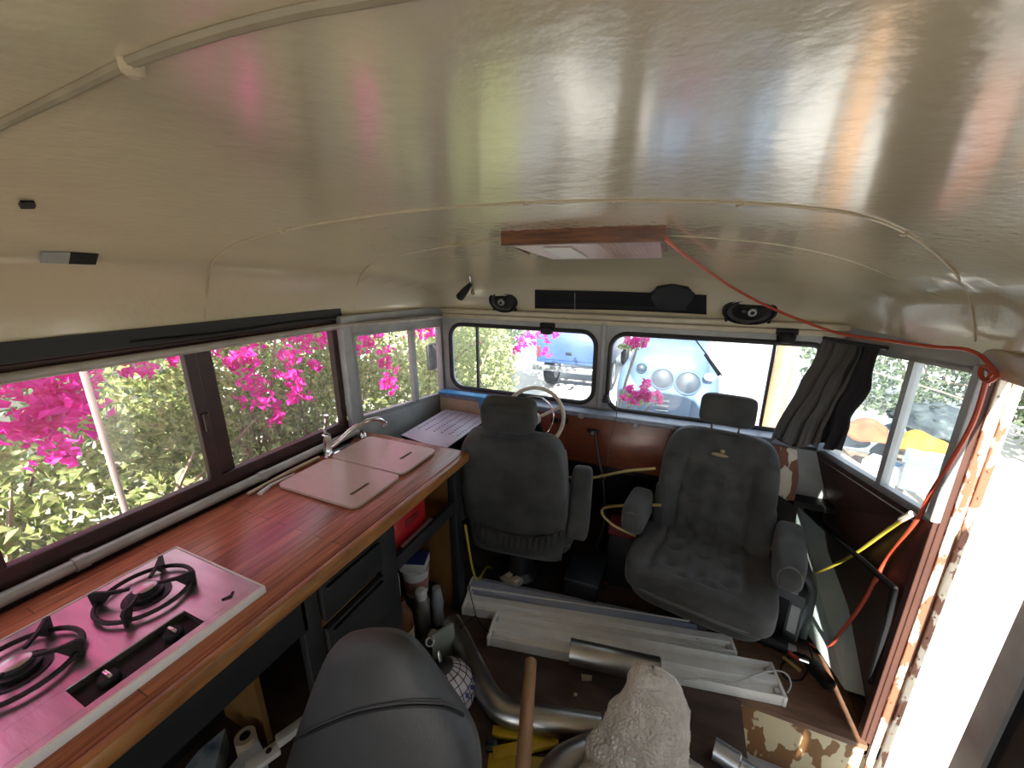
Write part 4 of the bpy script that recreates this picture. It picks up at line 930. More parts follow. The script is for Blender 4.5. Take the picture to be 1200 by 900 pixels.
# ------------------------------------------------------------ objects in the shelf unit and by the counter
rbx = thing('red_crate', 'bright red plastic box standing on the shelf under the worktop end', 'box', (-1.0, 1.12, 0.615))
MB().bb((-1.10, 1.02, 0.616), (-0.95, 1.24, 0.755), 0.012).build('box', M['red'], rbx, world=True)
MB().bb((-1.105, 1.015, 0.755), (-0.945, 1.245, 0.775), 0.008).build('lid', M['red'], rbx, world=True)
MB().bb((-0.952, 1.10, 0.70), (-0.944, 1.18, 0.73), 0.003).build('latch', mat('dark red latch', (0.2, 0.01, 0.012), 0.4), rbx, world=True)
tag(MB().box((-0.918, 1.13, 0.668), (0.014, 0.2, 0.004)).build('steel_ruler', M['bumper']), 'thin shiny metal ruler on the black edge of the shelf', 'ruler')

def bottle(name, lab, cat, x, y, prof, m, extra=(), z=0.0, group=None):
    t = thing(name, lab, cat, (x, y, z), 0, group); MB().lathe(prof, (0, 0, 0), None, 24).build('body', m, t)
    for (nm, pf, mm) in extra: MB().lathe(pf, (0, 0, 0), None, 24).build(nm, mm, t)
    return t
crate = thing('storage_box', 'low black box standing on the floor inside the shelf unit', 'box', (-1.2, 1.2, 0))
MB().bb((-1.40, 1.24, 0.002), (-1.02, 1.415, 0.109), 0.006).build('box', M['dark'], crate, world=True)
MB().bb((-1.40, 1.24, 0.109), (-1.02, 1.415, 0.119), 0.003).build('lid', M['dark'], crate, world=True)
TB = aZ(489, 692, 0.12)
bottle('paint_tub', 'round white plastic tub with a blue box on its lid', 'tub', TB.x, TB.y, [(0.055, 0), (0.064, 0.125), (0.068, 0.127), (0.068, 0.15), (0.01, 0.152)], M['whitep'],
       [('printed_label', [(0.0585, 0.03), (0.064, 0.10)], mat('pink label', (0.45, 0.22, 0.2), 0.6)), ], z=0.12)
bx = thing('cardboard_box', 'small dark blue box with white sides lying on the white tub', 'box', (TB.x, TB.y, 0.273))
MB().box((TB.x, TB.y, 0.298), (0.125, 0.10, 0.048), rot=rotz(20), bev=0.002).build('white_sleeve', M['whitep'], bx, world=True)
MB().box((TB.x, TB.y, 0.325), (0.127, 0.102, 0.006), rot=rotz(20), bev=0.001).build('blue_top', M['blue'], bx, world=True)
bottle('glass_bottle', 'dark bottle with a white label and red cap at the front of the shelf unit', 'bottle', aZ(464, 738, 0).x, aZ(464, 738, 0).y, [(0.036, 0), (0.038, 0.30), (0.03, 0.35), (0.016, 0.38), (0.016, 0.43), (0.006, 0.432)], M['dark'],
       [('label', [(0.0385, 0.19), (0.0388, 0.32)], M['paper']), ('cap', [(0.022, 0.40), (0.022, 0.46), (0.008, 0.463)], M['red'])], z=0.0)
bottle('glue_jug', 'amber brown jug with a cream label standing beside the white tub', 'jug', aZ(474, 764, 0).x, aZ(474, 764, 0).y, [(0.05, 0), (0.052, 0.16), (0.05, 0.22), (0.03, 0.26), (0.022, 0.30), (0.008, 0.302)], M['brownbottle'],
       [('label', [(0.0528, 0.02), (0.0528, 0.15)], M['kraft'])])
bottle('thermos_flask', 'tarnished steel flask with a white cap standing below the white tub', 'flask', aZ(497, 742, 0).x, aZ(497, 742, 0).y, [(0.036, 0), (0.038, 0.19), (0.03, 0.215), (0.008, 0.217)], M['steel'],
       [('cap', [(0.027, 0.216), (0.028, 0.25), (0.02, 0.262), (0.006, 0.264)], M['whitep'])])
bottle('glass_jar', 'clear crinkled plastic jar standing right of the steel flask', 'jar', aZ(514, 728, 0).x, aZ(514, 728, 0).y, [(0.03, 0), (0.034, 0.03), (0.028, 0.08), (0.034, 0.13), (0.024, 0.18), (0.02, 0.21), (0.006, 0.212)], mat('crinkled clear plastic', (0.32, 0.33, 0.34), 0.12, spec=0.8, coat=0.8), [])
tb = thing('tube_end', 'short white plastic tube end pointing at the camera beside the jug', 'tube', (-0.85, 1.10, 0.12))
MB().tube([(-0.905, 1.17, 0.10), (-0.87, 1.10, 0.14)], 0.020, 16).build('tube', M['whitep'], tb, world=True)
MB().tube([(-0.8695, 1.099, 0.1402), (-0.868, 1.096, 0.142)], 0.013, 14).build('bore', M['dark'], tb, world=True)
MB().tube([(-0.90, 1.16, 0.09), (-0.92, 1.19, 0.0)], 0.012, 10).build('stem', M['whitep'], tb, world=True)
cd_ = MB(); cd_.box((-0.84, 1.155, 0.087), (0.012, 0.11, 0.17), rot=Matrix.Rotation(R_(-30), 3, 'Z'), bev=0.002)
tag(cd_.build('tile_sample', mat('pale grey green tile', (0.3, 0.32, 0.27), 0.5)), 'pale grey green tile standing upright beside the bent steel pipe', 'tile')
bottle('spray_can', 'small white capped can between the black chair and the lampshade', 'can', -0.865, 1.015, [(0.02, 0), (0.021, 0.07), (0.012, 0.09), (0.004, 0.092)], M['whitep'], [])

# stained glass lampshade lying on its side
def mglass():
    m = bpy.data.materials.new('stained glass'); m.use_nodes = True; nt = m.node_tree; b = nt.nodes['Principled BSDF']
    b.inputs['Roughness'].default_value = 0.25
    tc = nt.nodes.new('ShaderNodeTexCoord'); nz = nt.nodes.new('ShaderNodeTexNoise'); nz.inputs['Scale'].default_value = 14
    nt.links.new(tc.outputs['Object'], nz.inputs[0]); rp = nt.nodes.new('ShaderNodeValToRGB')
    rp.color_ramp.elements[0].position = 0.4; rp.color_ramp.elements[0].color = (0.46, 0.42, 0.44, 1); rp.color_ramp.elements[1].position = 0.6; rp.color_ramp.elements[1].color = (0.62, 0.55, 0.52, 1)
    nt.links.new(nz.outputs[0], rp.inputs[0]); nt.links.new(rp.outputs[0], b.inputs['Base Color']); return m
ls = thing('stained_glass_lampshade', 'round leaded stained glass lampshade with a dark metal cap lying on the floor', 'lampshade', (-0.70, 0.97, 0.0))
ax_ = Vector((-0.22, 0.12, 1.0)).normalized(); FR = frame(ax_, (1, 0, 0)); lc = aZ(523, 815, 0.035)
prof = [(0.118, -0.01), (0.122, 0.025), (0.115, 0.06), (0.098, 0.09), (0.075, 0.112), (0.048, 0.128)]
MB().lathe(prof, lc, FR, 40).build('glass_panels', mglass(), ls, world=True)
ld = MB()
for (r, z) in prof:
    ld.tube([FR @ Vector(((r + 0.001) * math.cos(2 * math.pi * k / 40), (r + 0.001) * math.sin(2 * math.pi * k / 40), z)) + lc for k in range(40)], 0.0016, 5, closed=True)
for k in range(20):
    a = 2 * math.pi * k / 20; ld.tube([FR @ Vector(((r + 0.001) * math.cos(a), (r + 0.001) * math.sin(a), z)) + lc for r, z in prof], 0.0016, 5)
ld.build('lead_lines', M['dark'], ls, world=True)
dm = MB()
for k in range(20):
    a = 2 * math.pi * (k + 0.5) / 20; q = FR @ Vector((0.120 * math.cos(a), 0.120 * math.sin(a), 0.045)) + lc
    n_ = FR @ Vector((math.cos(a), math.sin(a), 0.8)); f_ = frame(n_, ax_); dm.prism([q + f_ @ Vector(v) for v in ((0.014, 0, 0.001), (0, 0.010, 0.001), (-0.014, 0, 0.001), (0, -0.010, 0.001))], (f_ @ Vector((0, 0, 0.002))))
dm.build('dark_diamonds', M['blue'], ls, world=True, smooth=False)
MB().lathe([(0.052, 0.124), (0.050, 0.134), (0.038, 0.144), (0.018, 0.150), (0.008, 0.152)], lc, FR, 32).build('metal_cap', M['darkmetal'], ls, world=True)
MB().lathe([(0.008, 0.15), (0.008, 0.18), (0.004, 0.195)], lc, FR, 12).build('finial', M['steel'], ls, world=True)
bk_ = MB(); tp0 = FR @ Vector((0, 0, 0.15)) + lc
tag(MB().tube([(-0.93, 1.05, 0.13), (-0.86, 1.03, 0.20), (-0.80, 1.01, 0.235)], [0.01, 0.012, 0.006], 10).build('metal_hook', M['steel']), 'thin metal bracket leaning above the lampshade cap', 'bracket') if False else None
tag(MB().tube([(-0.885, 1.06, 0.11), (-0.84, 1.04, 0.0)], [0.008, 0.05], 16).build('funnel', M['dark']), 'small dark funnel leaning between the can and the lampshade', 'funnel')

# ------------------------------------------------------------ things inside the open cabinet (bottom left)
pr_ = thing('paper_roll', 'white paper roll standing on the cabinet floor under the hob', 'paper roll', aZ(288, 868, 0.0))
c = aZ(287, 862, 0.12); 
MB().lathe([(0.033, -0.12), (0.033, 0.0), (0.018, 0.0005), (0.017, -0.01)], c, None, 20).build('roll', M['kraft'], pr_, world=True)
MB().lathe([(0.017, 0.0002), (0.016, 0.0006)], c, None, 16).build('core', M['dark'], pr_, world=True)
def sheet(lab, corners, mm, thick=0.02):
    z = Vector((0, 0, -thick)); return tag(MB().prism(corners, z).build('envelope', mm, smooth=False), lab, 'envelope', None)
sheet('bluish white paper bag lying in the dark cabinet, left of the paper roll', [aZ(264, 853, 0.10), aZ(252, 900, 0.10), aZ(205, 915, 0.10), aZ(232, 880, 0.10)], mat('bluish paper', (0.4, 0.5, 0.56), 0.6, c2=(0.1, 0.14, 0.2), scale=14), 0.098)
sheet('white printed envelope lying in the dark cabinet, right of the paper roll', [aZ(300, 861, 0.09), aZ(311, 884, 0.09), aZ(290, 915, 0.09), aZ(262, 908, 0.09)], M['paper'], 0.088)
br_ = thing('metal_bracket', 'white painted metal bracket with a round hole in the cabinet opening', 'bracket', aZ(335, 880, 0))
a, b, c2_ = aZ(290, 905, 0.20), aZ(326, 873, 0.22), aZ(362, 838, 0.25)
bar(a, b, 0.045, 0.02).build('arm', M['white'], br_, world=True)
bar(b, c2_, 0.032, 0.03).build('sleeve', M['whitep'], br_, world=True)
m_ = (a * 0.3 + b * 0.7); MB().lathe([(0.009, 0), (0.008, 0.002)], m_ + Vector((0, 0, 0.0105)), None, 12).build('hole', M['dark'], br_, world=True)
MB().bb((a.x - 0.02, a.y - 0.02, 0.0), (a.x + 0.01, a.y + 0.01, a.z)).build('foot', M['white'], br_, world=True)

# ------------------------------------------------------------ black chair in the foreground
bc = thing('office_chair', 'charcoal leatherette chair back with a curved seam, nearest the camera', 'chair', (-0.52, 0.42, 0.0))
cy0 = 0.42
out = [aY(x, y, cy0) for x, y in ((330, 930), (340, 893), (352, 855), (368, 810), (384, 770), (398, 749), (418, 741), (448, 739), (470, 744), (490, 760), (512, 790), (535, 822), (552, 850), (560, 875), (563, 905), (560, 940), (545, 975), (500, 1000), (420, 1005), (350, 985))]
out = spline(out, 3, closed=True); n = len(out); cen = sum(out, Vector()) / n
def puff(outline, cen, depth, sgn, levels=9, ins=0.42):
    V = []; F = []; m = len(outline)
    for k in range(levels):
        a = (math.pi / 2) * k / (levels - 1); s = 1 - ins * (1 - math.cos(a)) ** 1.0 - (0.0 if k < levels - 1 else 0.0); dz = depth * math.sin(a) ** 0.75
        for p in outline:
            V.append(cen + (p - cen) * s + Vector((0, sgn * dz, 0)))
    V.append(cen + Vector((0, sgn * depth * 1.04, 0)))
    for k in range(levels - 1):
        for i in range(m): F.append((k * m + i, k * m + (i + 1) % m, (k + 1) * m + (i + 1) % m, (k + 1) * m + i))
    for i in range(m): F.append(((levels - 1) * m + i, (levels - 1) * m + (i + 1) % m, len(V) - 1))
    return V, F
mb = MB(); V1, F1 = puff(out, cen, 0.055, -1, 12, 0.75); V2, F2 = puff(out, cen, 0.035, 1, 8, 0.5)
mb.add(V1, F1); mb.add(V2, F2)
bko = mb.build('backrest', M['leather'], bc, world=True, angle=80)
def chair_front(px, py):
    # point on the camera-facing surface of the backrest
    best = None; r = ray(px, py)
    from mathutils.bvhtree import BVHTree
    return r
from mathutils.bvhtree import BVHTree
bv = BVHTree.FromPolygons([tuple(v) for v in V1], F1)
sm = []
for (px, py) in ((345, 868), (365, 858), (385, 849), (405, 841), (430, 834), (460, 829), (490, 827), (520, 829), (543, 838)):
    hh = bv.ray_cast(EYE, ray(px, py).normalized())
    if hh[0] is not None: sm.append(hh[0])
if len(sm) > 3:
    MB().tube(spline(sm, 5), 0.0035, 6).build('seam', M['dark'], bc, world=True)
    up_ = [p + Vector((0, -0.001, 0.011)) for p in sm]; MB().tube(spline(up_, 5), 0.0012, 5).build('stitching', M['leather'], bc, world=True)
MB().rounded((cen.x, 0.28, 0.46), (0.50, 0.48, 0.10), p=4, n=12).build('seat', M['leather'], bc, world=True)
MB().lathe([(0.03, 0), (0.03, 0.30)], (cen.x, 0.28, 0.11), None, 14).build('gas_column', M['darkmetal'], bc, world=True)
for k in range(5):
    a = R_(72 * k + 20); MB().tube([(cen.x, 0.28, 0.12), (cen.x + 0.25 * math.cos(a), 0.28 + 0.25 * math.sin(a), 0.03)], [0.025, 0.015], 10).build('leg', M['darkmetal'], bc, world=True)

# ------------------------------------------------------------ captain seat neighbours: jump starter, drill, phone
jp = thing('jump_starter', 'grey plastic power pack with handle and white label beside the captain seat', 'power pack', (0.60, 1.93, 0))
Rj = rotz(-22); jc = Vector((0.605, 1.955, 0.0))
MB().box(jc + Vector((0, 0, 0.14)), (0.15, 0.13, 0.27), rot=Rj, bev=0.015).build('case', M['battery'], jp, world=True)
MB().tube([jc + Rj @ Vector(v) for v in ((-0.06, 0, 0.27), (-0.05, 0.0, 0.325), (0.0, 0, 0.34), (0.06, 0, 0.325), (0.085, 0, 0.25), (0.088, 0.0, 0.02))], 0.018, 12, smooth=4).build('handle', M['battery'], jp, world=True)
pn = MB().box(jc + Rj @ Vector((-0.01, -0.035, 0.279)), (0.10, 0.07, 0.012), rot=Rj, bev=0.003).build('control_panel', M['greytrim'], jp, world=True)
MB().lathe([(0.012, 0), (0.010, 0.008)], jc + Rj @ Vector((0.01, -0.035, 0.285)), None, 12).build('red_button', M['red'], pn, world=True)
MB().lathe([(0.010, 0), (0.009, 0.006)], jc + Rj @ Vector((-0.03, -0.03, 0.285)), None, 12).build('socket', M['dark'], pn, world=True)
MB().box(jc + Rj @ Vector((0.045, -0.067, 0.14)), (0.035, 0.004, 0.15), rot=Rj).build('label', M['paper'], jp, world=True)
MB().box(jc + Rj @ Vector((-0.02, -0.067, 0.13)), (0.075, 0.004, 0.19), rot=Rj, bev=0.001).build('dark_front', M['dark'], jp, world=True)
dr = thing('air_tool', 'black handled tool with brass tip lying in front of the power pack', 'tool', (0.52, 1.80, 0.0))
a, b = aZ(880, 742, 0.035), aZ(922, 757, 0.035)
MB().tube([a, b], [0.030, 0.032], 14).build('handle', M['dark'], dr, world=True)
MB().tube([b, b + (b - a) * 0.25], [0.018, 0.014], 12).build('collar', M['greytrim'], dr, world=True)
MB().tube([aZ(918, 770, 0.015), aZ(938, 786, 0.015)], 0.009, 8).build('brass_rod', M['goldtube'], dr, world=True)
MB().tube([aZ(922, 757, 0.03), aZ(928, 768, 0.02), aZ(940, 772, 0.02)], 0.010, 8).build('red_joint', M['redcord'], dr, world=True)
ph = thing('portable_radio', 'black handheld radio with antenna lying at the right edge of the plywood', 'radio', aZ(962, 790, 0))
p0 = aZ(961, 790, 0.02); Rp = rotz(-62)
MB().box(p0, (0.11, 0.055, 0.035), rot=Rp, bev=0.008).build('body', M['dark'], ph, world=True)
MB().tube([p0 + Rp @ Vector((-0.055, 0.015, 0.01)), p0 + Rp @ Vector((-0.12, 0.03, 0.05))], 0.004, 8).build('antenna', M['dark'], ph, world=True)
MB().box(p0 + Rp @ Vector((0.01, 0, 0.018)), (0.05, 0.035, 0.003), rot=Rp, bev=0.001).build('grille', M['darkmetal'], ph, world=True)
cl = thing('jumper_clamp', 'black and chrome cable clamp lying left of the handheld radio', 'clamp', aZ(945, 775, 0))
MB().tube([aZ(930, 765, 0.02), aZ(943, 772, 0.03), aZ(952, 780, 0.02)], [0.012, 0.02, 0.008], 10, smooth=3).build('jaw', M['dark'], cl, world=True)
MB().tube([aZ(937, 772, 0.04), aZ(948, 776, 0.045)], 0.009, 8).build('spring', M['chrome'], cl, world=True)
MB().tube([aZ(925, 770, 0.01), aZ(915, 782, 0.006), aZ(922, 795, 0.006), aZ(938, 797, 0.006), aZ(946, 786, 0.01)], 0.004, 6, smooth=6).build('cable', M['dark'], cl, world=True)
tag(MB().tube([aZ(905, 738, 0.006), aZ(925, 728, 0.006), aZ(936, 738, 0.006), aZ(930, 750, 0.006), aZ(944, 752, 0.006)], 0.0025, 6, smooth=6).build('thin_cable', M['dark']), 'thin black cable looping beside the power pack', 'cable')

# small scraps on the floor
tag(MB().box(aZ(713, 681, 0.01), (0.05, 0.025, 0.018), rot=rotz(60), bev=0.004).build('lighter', mat('dull pink plastic', (0.30, 0.07, 0.10), 0.4)), 'small pink plastic case on the floor left of the captain seat', 'case')
tag(MB().prism([aZ(x, y, 0.004) for x, y in ((681, 790), (694, 792), (693, 798), (682, 798))], (0, 0, 0.003)).build('wood_chip', M['kraft'], smooth=False), 'yellowish wood chip on the dark floor near the rod', 'wood chip')
tag(MB().prism([aZ(x, y, 0.004) for x, y in ((673, 812), (677, 813), (676, 817), (672, 816))], (0, 0, 0.003)).build('wood_chip', M['kraft'], smooth=False), 'tiny pale wood chip nearest the bent steel pipe', 'wood chip')
tag(MB().tube([aZ(700, 700, 0.004), aZ(705, 690, 0.004), aZ(718, 684, 0.004), aZ(728, 684, 0.004)], 0.003, 6, smooth=5).build('thin_cable', M['dark']), 'thin dark cable curving past the small pink case', 'cable')

# ------------------------------------------------------------ ceiling and front panel fixtures
lp = thing('ceiling_light', 'flat ceiling light with an oak frame and pinkish plastic lens', 'ceiling light', hitc(680, 283))
P0, P1 = hitc(588, 276, 0.006), hitc(779, 270, 0.006)
P0.y = P1.y = 1.13; w_ = 0.0
xa, xb = aY(587, 280, 1.13).x, aY(779, 276, 1.13).x
def zl(y): return interp([(1.12, 1.822), (1.34, 1.795)], y)
def slabz(y0, y1, x0_, x1_, t0_, t1_, bev=0.004):
    mb = MB(); mb.add([(x0_, y0, zl(y0) - t0_), (x1_, y0, zl(y0) - t0_), (x1_, y1, zl(y1) - t0_), (x0_, y1, zl(y1) - t0_), (x0_, y0, zl(y0) - t1_), (x1_, y0, zl(y0) - t1_), (x1_, y1, zl(y1) - t1_), (x0_, y1, zl(y1) - t1_)],
                      [(0, 1, 2, 3), (4, 7, 6, 5), (0, 4, 5, 1), (1, 5, 6, 2), (2, 6, 7, 3), (3, 7, 4, 0)]); return mb
slabz(1.13, 1.145, xa, xb, 0.0, 0.042).build('oak_edge', M['oak'], lp, world=True, smooth=False)
slabz(1.145, 1.34, xa, xa + 0.012, 0.0, 0.035).build('oak_edge', M['oak'], lp, world=True, smooth=False)
slabz(1.145, 1.34, xb - 0.012, xb, 0.0, 0.035).build('oak_edge', M['oak'], lp, world=True, smooth=False)
V = [(xa + 0.012, 1.145, zl(1.145) - 0.036), (xb - 0.012, 1.145, zl(1.145) - 0.036), (xb - 0.014, 1.33, zl(1.33) - 0.052), (xa + 0.10, 1.33, zl(1.33) - 0.052),
     (xa + 0.012, 1.145, zl(1.145)), (xb - 0.012, 1.145, zl(1.145)), (xb - 0.014, 1.34, zl(1.34)), (xa + 0.02, 1.34, zl(1.34))]
ln = MB().add(V, [(0, 1, 2, 3), (4, 7, 6, 5), (0, 4, 5, 1), (1, 5, 6, 2), (2, 6, 7, 3), (3, 7, 4, 0)]).build('lens', M['lens'], lp, world=True, smooth=False)
n0 = Vector((0, -0.08, -1)).normalized()
def onl(fx, fy):
    a = Vector(V[0]).lerp(Vector(V[3]), fy); b = Vector(V[1]).lerp(Vector(V[2]), fy); return a.lerp(b, fx) + Vector((0, 0, -0.001))
MB().prism([onl(.20, .22), onl(.40, .25), onl(.38, .85), onl(.16, .80)], (0, 0, -0.003)).build('clear_window', M['whitep'], ln, world=True, smooth=False)
rbs = MB()
for i in range(16):
    f = 0.62 + 0.022 * i; rbs.tube([onl(f, 0.04), onl(f, 0.96)], 0.0014, 4)
rbs.build('ribbing', M['lens'], ln, world=True)

def onsurf(px, py, off=0.0):
    p = hitc(px, py, 0.001); n_ = nrm(p) if p.y < 2.185 else Vector((0, -1, 0)); return p + n_ * off, n_
def speaker(px, py, rx, rz, lab, mesh=False, drivers=None):
    p, n_ = onsurf(px, py, 0.004); n_ = (n_ + Vector((0, -0.8, 0))).normalized(); f_ = frame(n_, (1, 0, 0))
    t = thing('speaker', lab, 'speaker', p, 0, None if mesh else 'oval car speakers above the windshields')
    S = lambda pf, c=(0, 0, 0), k=1.0: [(r, z) for r, z in pf]
    def ell(prof, ox=0, sx=rx, sz=rz, seg=28):
        V = []; F = []
        for (r, z) in prof:
            for k in range(seg):
                a = 2 * math.pi * k / seg; V.append(p + f_ @ Vector((ox + r * sx * math.cos(a), r * sz * math.sin(a), z)))
        for i in range(len(prof) - 1):
            for k in range(seg): F.append((i * seg + k, i * seg + (k + 1) % seg, (i + 1) * seg + (k + 1) % seg, (i + 1) * seg + k))
        F.append(tuple(range(seg))[::-1]); F.append(tuple((len(prof) - 1) * seg + k for k in range(seg))); return MB().add(V, F)
    if mesh:
        ell([(1.0, -0.02), (1.0, 0.03), (0.96, 0.045), (0.6, 0.052), (0.1, 0.054)], seg=8).build('foam_grille', M['foam'], t, world=True, angle=30)
        ell([(1.04, -0.025), (1.04, 0.0)], seg=8).build('back_ring', M['dark'], t, world=True)
        MB().box(p + f_ @ Vector((0, -rz * 0.97, 0.02)), (0.03, 0.012, 0.012), bev=0.003).build('clip', M['greytrim'], t, world=True)
    else:
        ell([(1.0, -0.01), (1.0, 0.012), (0.90, 0.016), (0.86, 0.010)]).build('frame_ring', M['dark'], t, world=True)
        ell([(0.86, 0.010), (0.80, 0.018), (0.72, 0.012), (0.3, -0.012 + 0.013), (0.05, 0.0)]).build('cone', M['speaker'], t, world=True)
        MB().lathe([(0.020, 0.006), (0.020, 0.022), (0.017, 0.026)], p + f_ @ Vector((drivers[0], 0, 0)), f_, 16).build('tweeter', M['bumper'], t, world=True)
        MB().lathe([(0.011, 0.022), (0.009, 0.028), (0.003, 0.029)], p + f_ @ Vector((drivers[0], 0, 0)), f_, 12).build('tweeter_dome', M['dark'], t, world=True)
        if drivers[1] is not None: MB().lathe([(0.011, 0.006), (0.011, 0.02), (0.004, 0.022)], p + f_ @ Vector((drivers[1], 0, 0)), f_, 12).build('small_tweeter', M['darkmetal'], t, world=True)
        for (u, v) in ((0.78, 0.72), (-0.78, 0.72), (0.78, -0.72), (-0.78, -0.72)):
            MB().lathe([(0.008, 0.0), (0.007, 0.012), (0.002, 0.013)], p + f_ @ Vector((u * rx, v * rz, 0)), f_, 10).build('screw_tab', M['dark'], t, world=True)
    return t
speaker(590, 352, 0.088, 0.072, 'round black speaker above the left windshield, left of the slot', drivers=(-0.006, None))
speaker(878, 363, 0.112, 0.072, 'oval black speaker with two chrome centres near the right corner', drivers=(0.012, -0.022))
speaker(788, 343, 0.095, 0.075, 'octagonal black foam covered speaker mounted over the long slot', mesh=True)
sl = [onsurf(x, y, 0.004)[0] for x, y in ((627, 339), (727, 341), (828, 345), (828, 368), (727, 363), (627, 361))]
so_ = thing('radio_slot', 'long dark rectangular patch for the shaded opening in the panel above the windshields', 'opening', sl[0])
MB().prism(sl, (0, 0.03, 0.0)).build('recess_shade', M['dark'], so_, world=True, smooth=False)  # dark slab on the panel paints in the shaded inside of the slot
MB().prism([onsurf(x, y, 0.008)[0] for x, y in ((640, 350), (700, 352), (735, 354), (805, 357), (805, 363), (735, 361), (700, 360), (640, 357))], (0, 0.01, 0)).build('inner_bar', M['darkmetal'], so_, world=True, smooth=False)
MB().tube([onsurf(674, 341, 0.008)[0], onsurf(674, 362, 0.008)[0]], 0.002, 6).build('divider', M['greytrim'], so_, world=True)
# little reading lamp / mirror bracket
hk = thing('swivel_lamp', 'small chrome swivel lamp with a dark head left of the round speaker', 'lamp', onsurf(550, 335)[0])
p = onsurf(552, 328, 0.02)[0]; p2 = onsurf(540, 337, 0.055)[0]; p3 = onsurf(554, 343, 0.008)[0]; p4 = onsurf(550, 321, 0.008)[0]
MB().tube([p4, p, p3], [0.006, 0.007, 0.006], 8, smooth=4).build('bracket', M['chrome'], hk, world=True)
MB().tube([p, (p + p2) / 2, p2], [0.010, 0.020, 0.024], 14).build('lamp_head', M['dark'], hk, world=True)
MB().lathe([(0.014, 0), (0.012, 0.006), (0.003, 0.008)], onsurf(554, 343, 0.0)[0], frame(nrm(p3)), 12).build('mount_base', M['chrome'], hk, world=True)
# patches on the left cove; dark ones paint in the shade of holes
def cpatch(name, lab, cat, pts, m, th=0.004):
    P_ = [onsurf(x, y, 0.003)[0] for x, y in pts]; c_ = sum(P_, Vector()) / len(P_); n_ = onsurf(*pts[0])[1]
    return P_
vt = thing('vent_hole', 'rectangular patch for a hole in the left cove, half pale and half black', 'hole', onsurf(80, 300)[0])
MB().prism(cpatch(0, 0, 0, ((48, 294), (82, 295), (80, 308), (47, 307)), 0), (-0.002, 0, 0.002)).build('pale_insulation', mat('pale foil', (0.36, 0.38, 0.36), 0.4), vt, world=True, smooth=False)
MB().prism(cpatch(0, 0, 0, ((82, 295), (115, 297), (112, 309), (80, 308)), 0), (-0.002, 0, 0.002)).build('gap_shade', M['dark'], vt, world=True, smooth=False)
tag(MB().prism(cpatch(0, 0, 0, ((24, 235), (40, 235), (42, 239), (40, 243), (24, 243), (22, 239)), 0), (-0.004, 0, 0.004)).build('switch_hole_shade', M['dark'], smooth=False), 'tiny dark oblong patch for a hole in the ceiling above the rectangular hole', 'hole')

# ------------------------------------------------------------ cords
cpts = [hitc(779, 279, 0.03), hitc(800, 297, 0.03), hitc(830, 318, 0.03), hitc(860, 338, 0.035), aY(900, 359, 1.98), aY(940, 376, 1.93), aY(985, 391, 1.86), aY(1040, 399, 1.74), aY(1090, 406, 1.62), aY(1130, 409, 1.53), aX(1150, 417, 0.775)]
rc = thing('extension_cord', 'orange red cord from the ceiling light down the doorway to the floor', 'cord', (0.77, 1.5, 1.4))
MB().tube(cpts, 0.0055, 8, smooth=6).build('upper_run', M['redcord'], rc, world=True)
lpz = Vector((0.778, 1.455, 1.405))
MB().tube([aX(1150, 417, 0.775), aX(1160, 428, 0.775), aX(1168, 440, 0.77), aX(1158, 447, 0.765), aX(1149, 440, 0.765), aX(1152, 430, 0.77), aX(1163, 434, 0.772), aX(1156, 447, 0.772)], 0.006, 8, smooth=6).build('knot', M['redcord'], rc, world=True)
MB().tube([aX(1156, 445, 0.772), aX(1140, 495, 0.775), aX(1112, 545, 0.775), aX(1090, 580, 0.775), aX(1073, 612, 0.778), aX(1038, 658, 0.775), aX(1012, 705, 0.745), aX(990, 735, 0.73), aZ(967, 760, 0.03), aZ(945, 752, 0.012)], 0.0065, 8, smooth=8).build('lower_run', M['redcord'], rc, world=True)
yc = thing('power_cord', 'yellow cord with a plug stretched across the foot space by the doorway', 'cord', (0.78, 1.8, 0.6))
MB().tube([aX(1062, 606, 0.765), aX(1035, 625, 0.762), aX(1000, 650, 0.755), aX(965, 668, 0.745), aX(930, 680, 0.735)], 0.0065, 8, smooth=6).build('cord', M['yellowcord'], yc, world=True)
MB().tube([aX(1069, 602, 0.767), aX(1056, 609, 0.764)], 0.010, 8).build('plug', M['ivory'], yc, world=True)
cliph = thing('hook_clip', 'small metal hook holding the orange cord at the top of the doorway', 'hook', aX(1160, 437, 0.785))
MB().box(aX(1160, 436, 0.782), (0.012, 0.02, 0.014), bev=0.003).build('clip', M['chrome'], cliph, world=True)
MB().tube([aX(1160, 440, 0.78), aX(1158, 452, 0.778)], 0.003, 6).build('pin', M['chrome'], cliph, world=True)

# ------------------------------------------------------------ curtain
def drape(m, name, par, Lp, Rp, folds, amp, nx=60, ny=26, ph=0.0):
    L_ = spline(Lp, 8); R2 = spline(Rp, 8); V = []; F = []
    for j in range(ny + 1):
        t_ = j / ny; a = L_[int(t_ * (len(L_) - 1))]; b = R2[int(t_ * (len(R2) - 1))]
        for i in range(nx + 1):
            u = i / nx; p = a.lerp(b, u); d = (b - a).normalized(); n_ = Vector((d.y, -d.x, 0))
            w = math.sin(u * folds * 2 * math.pi + ph + 1.6 * t_) + 0.5 * math.sin(u * folds * 4.3 * math.pi + 3 * t_)
            V.append(p + n_ * (amp * w * (0.5 + 0.7 * t_)) + Vector((0, 0, 0.01 * math.sin(u * 9) * t_)) + n_ * 0.03 * noise.noise(p * 9))
    for j in range(ny):
        for i in range(nx): F.append((j * (nx + 1) + i, j * (nx + 1) + i + 1, (j + 1) * (nx + 1) + i + 1, (j + 1) * (nx + 1) + i))
    o = MB().add(V, F).build(name, m, par, angle=180, world=True)
    s_ = o.modifiers.new('t', 'SOLIDIFY'); s_.thickness = 0.004; return o
